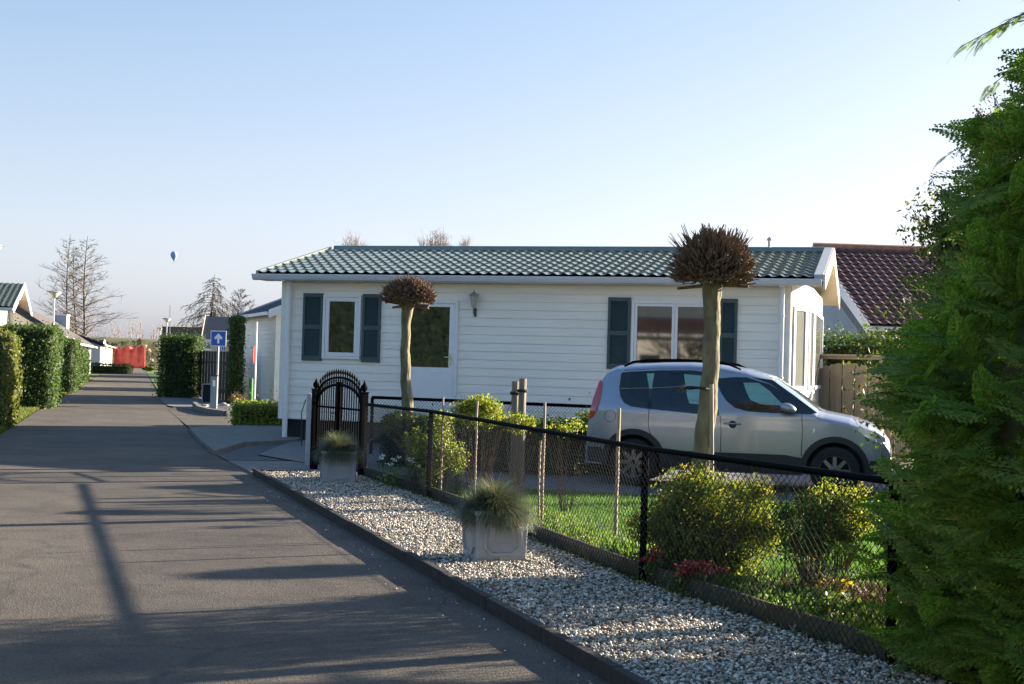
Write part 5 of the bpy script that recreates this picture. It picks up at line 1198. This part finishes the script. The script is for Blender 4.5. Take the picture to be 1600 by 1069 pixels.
ground_cover('tulip_leaves', along(10.0, 10.9, .10, .30, .17), 1100, .13, .28, .2, 'greenstuff', 'broad upright bright green bulb leaves left of the third fence post')
ground_cover('low_bed_plants', along(7.0, 9.6, .10, .70, .16), 12000, .04, .35, .2, 'greenstuff', 'leafy low plants along the bed from the third fence post to the conifer')
ground_cover('heather_patch', along(8.0, 9.3, .55, 1.1, .26), 5500, .055, .16, .2, 'heather', 'brown and pinkish heather shoots below the wire frame shrub')
ground_cover('gravel_edge_weeds', lambda n: (lambda y, t: np.stack([np.interp(y, [p[1] for p in gp][::-1], [p[0] for p in gp][::-1]) - .02 - np.abs(rng.normal(0, .05, len(y))), y, .05 + t * .04], 1))(rng.uniform(7, 17.5, n), rng.uniform(0, 1, n)), 1500, .035, .25, .1, 'privet', 'small weeds and moss tufts along the foot of the mesh fence')
P = np.stack([rng.uniform(0, 1, 900), rng.uniform(0, 1, 900)], 1)
# green wire plant frame
e = empty('wire_plant_frame', (2.12, 9.6, .05), R(-20), label='dark green upright wire plant supports in the flower bed', cat='plant support')
mb = MB()
for x in (-.13, .0, .13): mb.tube([(x, 0, 0), (x, 0, .78 + x * .1)], .006, 5)
for z in (.3, .62): mb.tube([(-.14, 0, z), (.14, 0, z)], .004, 4)
mb.build('frame', M['green_post'], e)
e = empty('white_scrap', (1.72, 8.02, .05), R(30), label='small crumpled white scrap lying on the pebbles by the edging', cat='litter')
mb = MB()
for i in range(5): mb.add([(random.uniform(-.03, .03), random.uniform(-.02, .02), random.uniform(0, .06)) for _ in range(4)], [(0, 1, 2, 3)])
mb.build('paper', M['sign_white'], e)

# big thuja at the right
def spray_template():
    """one flat fan of scaly branchlets, axis +x, length 1, plane xy, drooping tips"""
    Q = []
    def strip_(p, q, w0, w1):
        p = np.array(p); q = np.array(q); d = q - p; s = unit(np.cross(d, [0, 0, 1.]))
        m_ = (p + q) / 2
        Q.append([p - s * w0 * .4, m_ - s * w0, q, m_ + s * w0]) 
    def bend(x): return -.30 * x * x
    n = 11
    for i in range(n):
        x = .08 + .86 * i / n; b = np.array([x, 0, bend(x)]); L = .30 * (1 - x) ** .65 + .05
        b2 = np.array([x + .10, 0, bend(x + .1)]); strip_(b, b2, .010, .01)
        for s in (-1, 1):
            ang = 0.75 - .25 * x
            d = np.array([math.cos(ang), s * math.sin(ang), -.22]); t = b + d * L; strip_(b, t, .014, .01)
            m = max(2, int(L / .07))
            for j in range(1, m + 1):
                c = b + d * L * j / (m + .6); l2 = L * .42 * (1 - .55 * j / m)
                for s2 in (-1, 1):
                    a2 = ang * s + s2 * .62; e_ = c + np.array([math.cos(a2), math.sin(a2), -.25]) * l2
                    strip_(c, e_, .018, .01)
    return np.array(Q)     # (K,4,3)
SPR = spray_template()
def sprays(P, D, Up, S):
    D = unit(D); Up = unit(Up - D * (Up * D).sum(1, keepdims=True)); Sd = np.cross(Up, D)
    Mx = np.stack([D, Sd, Up], 1) * S[:, None, None]      # rows
    V = np.einsum('kqc,ncd->nkqd', SPR, Mx) + P[:, None, None, :]
    return V.reshape(-1, 3)
def thuja(name, base, Rr, H, n, size, label, prof=((0, .93), (.30, 1.0), (.42, .82), (.57, .62), (.70, .45), (.95, .12), (1, .03))):
    e = empty(name, base, 0, label=label, cat='conifer')
    h = H * (1 - (1 - rng.uniform(0, 1, n)) ** .62) ; a = rng.uniform(0, 2 * np.pi, n)
    lump = 1 + .10 * np.sin(a * 5 + h * 2.1) + .08 * np.sin(h * 5.3 + a * 2) + rng.normal(0, .05, n)
    rad = Rr * np.interp(h / H, [q[0] for q in prof], [q[1] for q in prof]) * lump * np.where(rng.uniform(0, 1, n) < .35, rng.uniform(.72, .95, n), 1.0)
    rad = rad - size * .75
    O = np.stack([np.cos(a), np.sin(a), np.zeros(n)], 1); P = O * rad[:, None]; P[:, 2] = h + .05
    tng = np.stack([-np.sin(a), np.cos(a), np.zeros(n)], 1)
    sg = np.where(rng.uniform(0, 1, n) < .5, -1, 1)
    D = O * rng.uniform(.45, .9, n)[:, None] + tng * (sg * rng.uniform(.15, .8, n))[:, None]; D[:, 2] += rng.normal(.30, .25, n)
    Up = np.array([0, 0, 1.]) * .75 + O * rng.uniform(.4, 1.0, n)[:, None] + tng * rng.normal(0, .35, n)[:, None]
    npmesh('foliage', sprays(P, D, Up, size * rng.uniform(.65, 1.25, n)), 4, M['thuja'], e)
    mb = MB(); k = 14
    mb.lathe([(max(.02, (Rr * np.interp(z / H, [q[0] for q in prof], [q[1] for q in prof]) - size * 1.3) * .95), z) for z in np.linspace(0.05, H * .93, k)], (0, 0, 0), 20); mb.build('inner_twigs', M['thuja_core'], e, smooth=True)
    MB().tube([(0, 0, 0), (0, 0, H * .9)], [.12, .02], 8).build('trunk', M['bark'], e)
    return e
thuja('thuja_conifer', (3.50, 6.65, 0), 1.60, 5.2, 5200, .35, 'big feathery green thuja filling the right edge, nearest the camera', ((0, .86), (.08, .92), (.16, .99), (.30, .97), (.42, .81), (.57, .62), (.70, .45), (.95, .12), (1, .03)))
thuja('thuja_conifer', (5.4, 8.0, 0), 1.6, 5.2, 700, .5, 'unseen thuja added beyond the right frame edge to shade the road')  # out-of-frame tree added for its shade on the foreground
thuja('thuja_conifer', (4.9, 4.7, 0), 1.5, 4.6, 600, .5, 'unseen thuja nearer than the frame, added to shade the road')  # another unseen tree, added to fill the foreground shade
# mixed deciduous shrub behind it with brown seed heads
e = empty('seed_headed_shrub', (3.95, 10.2, 0), 0, label='tall loose shrub with small leaves and brown seed heads behind the thuja', cat='tall shrub')
P1, N1 = blob_points(16000, (-.05, 0, 1.6), (1.2, 1.0, 1.5), 12, .35); P2, N2 = blob_points(11000, (-.05, 0, 2.6), (1.05, .9, .8), 10, .3)
P3, N3 = blob_points(6000, (.15, 0, 3.3), (.75, .7, .6), 8, .2)
P = np.concatenate([P1, P2, P3]); N_ = np.concatenate([N1, N2, N3])
npmesh('foliage', leaves(P, N_, np.full(len(P), .055), np.full(len(P), .026), jitter=.8), 4, M['mixed'], e)
mb = MB(); stems(mb, (0, 0, 1.5), (.9, .8, 1.5), 40, rad=.02, seg=6)
tips = []
for i in range(70):
    a = random.uniform(2.2, 4.9) if i % 3 else random.uniform(0, 6.28); hh = random.uniform(1.9, 3.7); rr_ = (1.22 - .72 * max(0, (hh - 2.2) / 1.7)) * random.uniform(.7, 1.0)
    b = Vector((math.cos(a) * rr_ * .6 + .15, math.sin(a) * rr_ * .6, hh - .45)); t = Vector((math.cos(a) * rr_ + .15, math.sin(a) * rr_, hh + random.uniform(.1, .45)))
    mb.tube([b, b.lerp(t, .5) + Vector((0, 0, .02)), t], [.007, .005, .003], 4, cap=False); tips.append((b, t))
mb.build('branches', M['bark'], e)
PP = []; AX = []; LP = []
for b, t in tips:
    d = (t - b)
    for k in range(80):
        s = random.uniform(.62, 1.03); w_ = .055 * (1.15 - s) / .5 + .008
        PP.append(b + d * s + Vector((random.gauss(0, w_), random.gauss(0, w_), random.gauss(0, w_ * .6)))); AX.append(d.normalized())
    for k in range(50):
        s = random.uniform(.0, .8); LP.append(b + d * s + Vector((random.gauss(0, .05), random.gauss(0, .05), random.gauss(0, .04))))
npmesh('seed_heads', leaves(np.array(PP), rng.normal(0, 1, (len(PP), 3)), np.full(len(PP), .028), np.full(len(PP), .014), axis=np.array(AX)), 4, M['seed'], e)
npmesh('tip_leaves', leaves(np.array(LP), rng.normal(0, 1, (len(LP), 3)), np.full(len(LP), .055), np.full(len(LP), .024)), 4, M['mixed'], e)
# conifer branch arching in at the top right
e = empty('arching_conifer', (4.25, 9.4, 0), 0, label='conifer whose feathery tips arch in at the top right corner', cat='conifer')
MB().tube([(0, 0, 0), (.02, 0, 2.4), (0, 0, 4.6)], [.12, .08, .02], 8).build('trunk', M['bark'], e)
ps = []; ds = []; ss = []; mb = MB()
for i in range(90):
    h = random.uniform(2.2, 4.7); a = random.uniform(0, 6.28); L = (1.40 - .40 * max(0, (h - 3.3) / 1.4)) * random.uniform(.6, 1.0)
    o = Vector((math.cos(a), math.sin(a), .25)); pts = [Vector((0, 0, h)) + o * L * t + Vector((0, 0, .18 * math.sin(t * 3) - .25 * t * t)) for t in (0, .25, .5, .75, 1)]
    mb.tube(pts, [.014, .010, .007, .005, .003], 4, cap=False)
    for j in range(16):
        t = .3 + .7 * j / 16; k = min(3, int(t * 4)); p_ = pts[k].lerp(pts[k + 1], t * 4 - k); d_ = (pts[k + 1] - pts[k]).normalized()
        sdv = d_.cross(Vector((0, 0, 1))) * (1 if j % 2 else -1)
        ps.append(p_); ds.append(d_ * .8 + sdv * random.uniform(.3, .8) + Vector((0, 0, random.uniform(-.4, .1)))); ss.append(random.uniform(.09, .16))
    ps.append(pts[-1]); ds.append(d_ - Vector((0, 0, .2))); ss.append(.16)
mb.build('branches', M['bark'], e)
npmesh('foliage', sprays(np.array(ps), np.array(ds), np.tile([0, 0, 1.], (len(ps), 1)) + rng.normal(0, .3, (len(ps), 3)), np.array(ss)), 4, M['thuja'], e)

# bare trees
def bare_tree(name, px, Z, pytop, rad, label, m='bark_far', n=90, droop=0., trunk_r=.12, base_h=.12, up=.9, sub=7, ivy=False, twig=.012, lean=0., group=None, narrow=.35, cat='tree'):
    b = A(px, 540, Z); H = A(px, pytop, Z).z; e = empty(name, (b.x, Z, 0), 0, label=label, cat=cat, group=group)
    mb = MB(); tr = [Vector((lean * H * t * t + .1 * math.sin(t * 7), .05 * math.cos(t * 5), H * t)) for t in np.linspace(0, 1, 9)]
    mb.tube(tr, [trunk_r * (1 - .88 * t) for t in np.linspace(0, 1, 9)], 8); mb.build('trunk', M[m], e)
    mb = MB()
    def on(t): k = min(7, int(t * 8)); return tr[k].lerp(tr[k + 1], t * 8 - k)
    for i in range(n):
        t = base_h + (.97 - base_h) * (i / n); a = i * 2.399 + random.uniform(-.5, .5)
        L = rad * (math.sin(min(1, (1 - t) / (1 - base_h) * 1.15 + .08) * math.pi / 2) ** 1.0) * random.uniform(.6, 1.1) * (1 if t > base_h + .1 else .75)
        o = Vector((math.cos(a), math.sin(a), 0)); p0 = on(t); pts = [p0]; d = (o + Vector((0, 0, up * random.uniform(.5, 1.2)))).normalized()
        for s in range(4):
            d = (d + Vector((random.gauss(0, .12), random.gauss(0, .12), -droop * .35 + random.gauss(0, .08)))).normalized(); pts.append(pts[-1] + d * L / 4)
        r_ = trunk_r * .28 * (1 - t) + twig * 1.4
        mb.tube(pts, [r_, r_ * .75, r_ * .55, r_ * .4, twig * .7], 4, cap=False)
        for j in range(sub):
            s = random.uniform(.25, 1.0); k = min(3, int(s * 4)); q0 = pts[k].lerp(pts[k + 1], s * 4 - k); dd = (d + Vector((random.gauss(0, .6), random.gauss(0, .6), random.gauss(.15 - droop, .4)))).normalized(); l2 = L * random.uniform(.15, .4)
            q1 = q0 + dd * l2; mb.tube([q0, q1], [twig, twig * .6], 3, cap=False)
            for u_ in range(3):
                dd2 = (dd + Vector((random.gauss(0, .6), random.gauss(0, .6), random.gauss(.1 - droop * .6, .4)))).normalized(); mb.tube([q0.lerp(q1, .4 + .2 * u_), q0.lerp(q1, .4 + .2 * u_) + dd2 * l2 * .6], [twig * .7, twig * .5], 3, cap=False)
    mb.build('crown', M[m], e)
    if ivy:
        k = 1300; z = rng.uniform(.1, .62, k) * H; a = rng.uniform(0, 6.28, k); r_ = .34 * (1.15 - z / H); P = np.stack([np.cos(a) * r_, np.sin(a) * r_, z], 1)
        npmesh('ivy', leaves(P, np.stack([np.cos(a), np.sin(a), 0 * a], 1), np.full(k, .22), np.full(k, .18)), 4, M['hedge'], e)
    return e
bare_tree('bare_alder', 103, 124, 366, 3.0, 'left one of the twin tall bare trees behind the left roofs', trunk_r=.15, up=.55, n=70, twig=.014)
bare_tree('bare_alder', 118, 126, 384, 1.7, 'slender bare trunk between the twin tall bare trees', trunk_r=.13, up=.9, n=50, twig=.014, lean=-.05)
bare_tree('bare_alder', 130, 122, 369, 3.5, 'right one of the twin tall bare trees, reaching farther over the road', trunk_r=.17, up=.45, n=80, twig=.014)
bare_tree('bare_larch', 331, 120, 428, 3.1, 'dark conical larch with drooping bare branches and ivied trunk right of the road', droop=.55, up=.15, n=120, trunk_r=.15, ivy=True, twig=.018, base_h=.2)
bare_tree('bare_birch', 373, 115, 450, 2.3, 'small rusty bare tree between the larch and the white bungalow', m='bark_pale', n=80, trunk_r=.08, twig=.014)
def dome_tree(px, Z, pytop, half, label, n=150, sub=7):
    b = A(px, 540, Z); H = A(px, pytop, Z).z; e = empty('bare_poplar', (b.x, Z, 0), 0, label=label, cat='tree', group='bare treetops above the green roof')
    MB().tube([(0, 0, 0), (.1, 0, H * .45), (0, 0, H * .8)], [.2, .14, .05], 8).build('trunk', M['bark_pale'], e)
    mb = MB()
    for i in range(n):
        a = random.uniform(0, 6.28); q = math.sqrt(random.random()); ex = Vector((math.cos(a) * q * half, math.sin(a) * q * half, 0))
        top = H * (1 - .20 * q * q) * random.uniform(.84, 1.0); p0 = Vector((0, 0, H * random.uniform(.3, .55))); p1 = p0.lerp(ex + Vector((0, 0, top)), .55) + Vector((ex.x, ex.y, 0)) * .25; p2 = ex + Vector((0, 0, top))
        mb.tube([p0, p1, p2], [.05, .028, .010], 4, cap=False)
        for j in range(sub):
            s_ = random.uniform(.2, 1); q0 = p1.lerp(p2, s_); dd = Vector((random.gauss(0, .45), random.gauss(0, .45), random.uniform(.5, 1.2))) * random.uniform(.3, .9)
            mb.tube([q0, q0 + dd], [.014, .007], 3, cap=False)
            mb.tube([q0 + dd * .4, q0 + dd * .4 + Vector((random.gauss(0, .22), random.gauss(0, .22), random.uniform(.2, .5)))], [.009, .005], 3, cap=False)
    mb.build('crown', M['bark_pale'], e)
dome_tree(548, 120, 365, 1.75, 'reddish bare treetop behind the left end of the green roof', 260)
dome_tree(517, 122, 378, .6, 'faint thin treetop left of the reddish one at the left end of the green roof', 60)
dome_tree(675, 120, 358, 2.1, 'broad reddish bare treetop above the middle of the green roof', 330)
dome_tree(722, 121, 370, .9, 'small bare treetop right of the broad one above the green roof', 110)
bare_tree('bare_fruit_tree', 1200, 900, 900, 1, 'x', n=0) if False else None
e = bare_tree('mirrored_garden_tree', 800, 5, 560, 2.0, 'bare garden tree before the red roofed chalet, mirrored in the right window', n=60, trunk_r=.1, up=.9, twig=.008)
e.location = (-6.6, 1.2, 0); e.scale = (1.5, 1.5, 1.5)
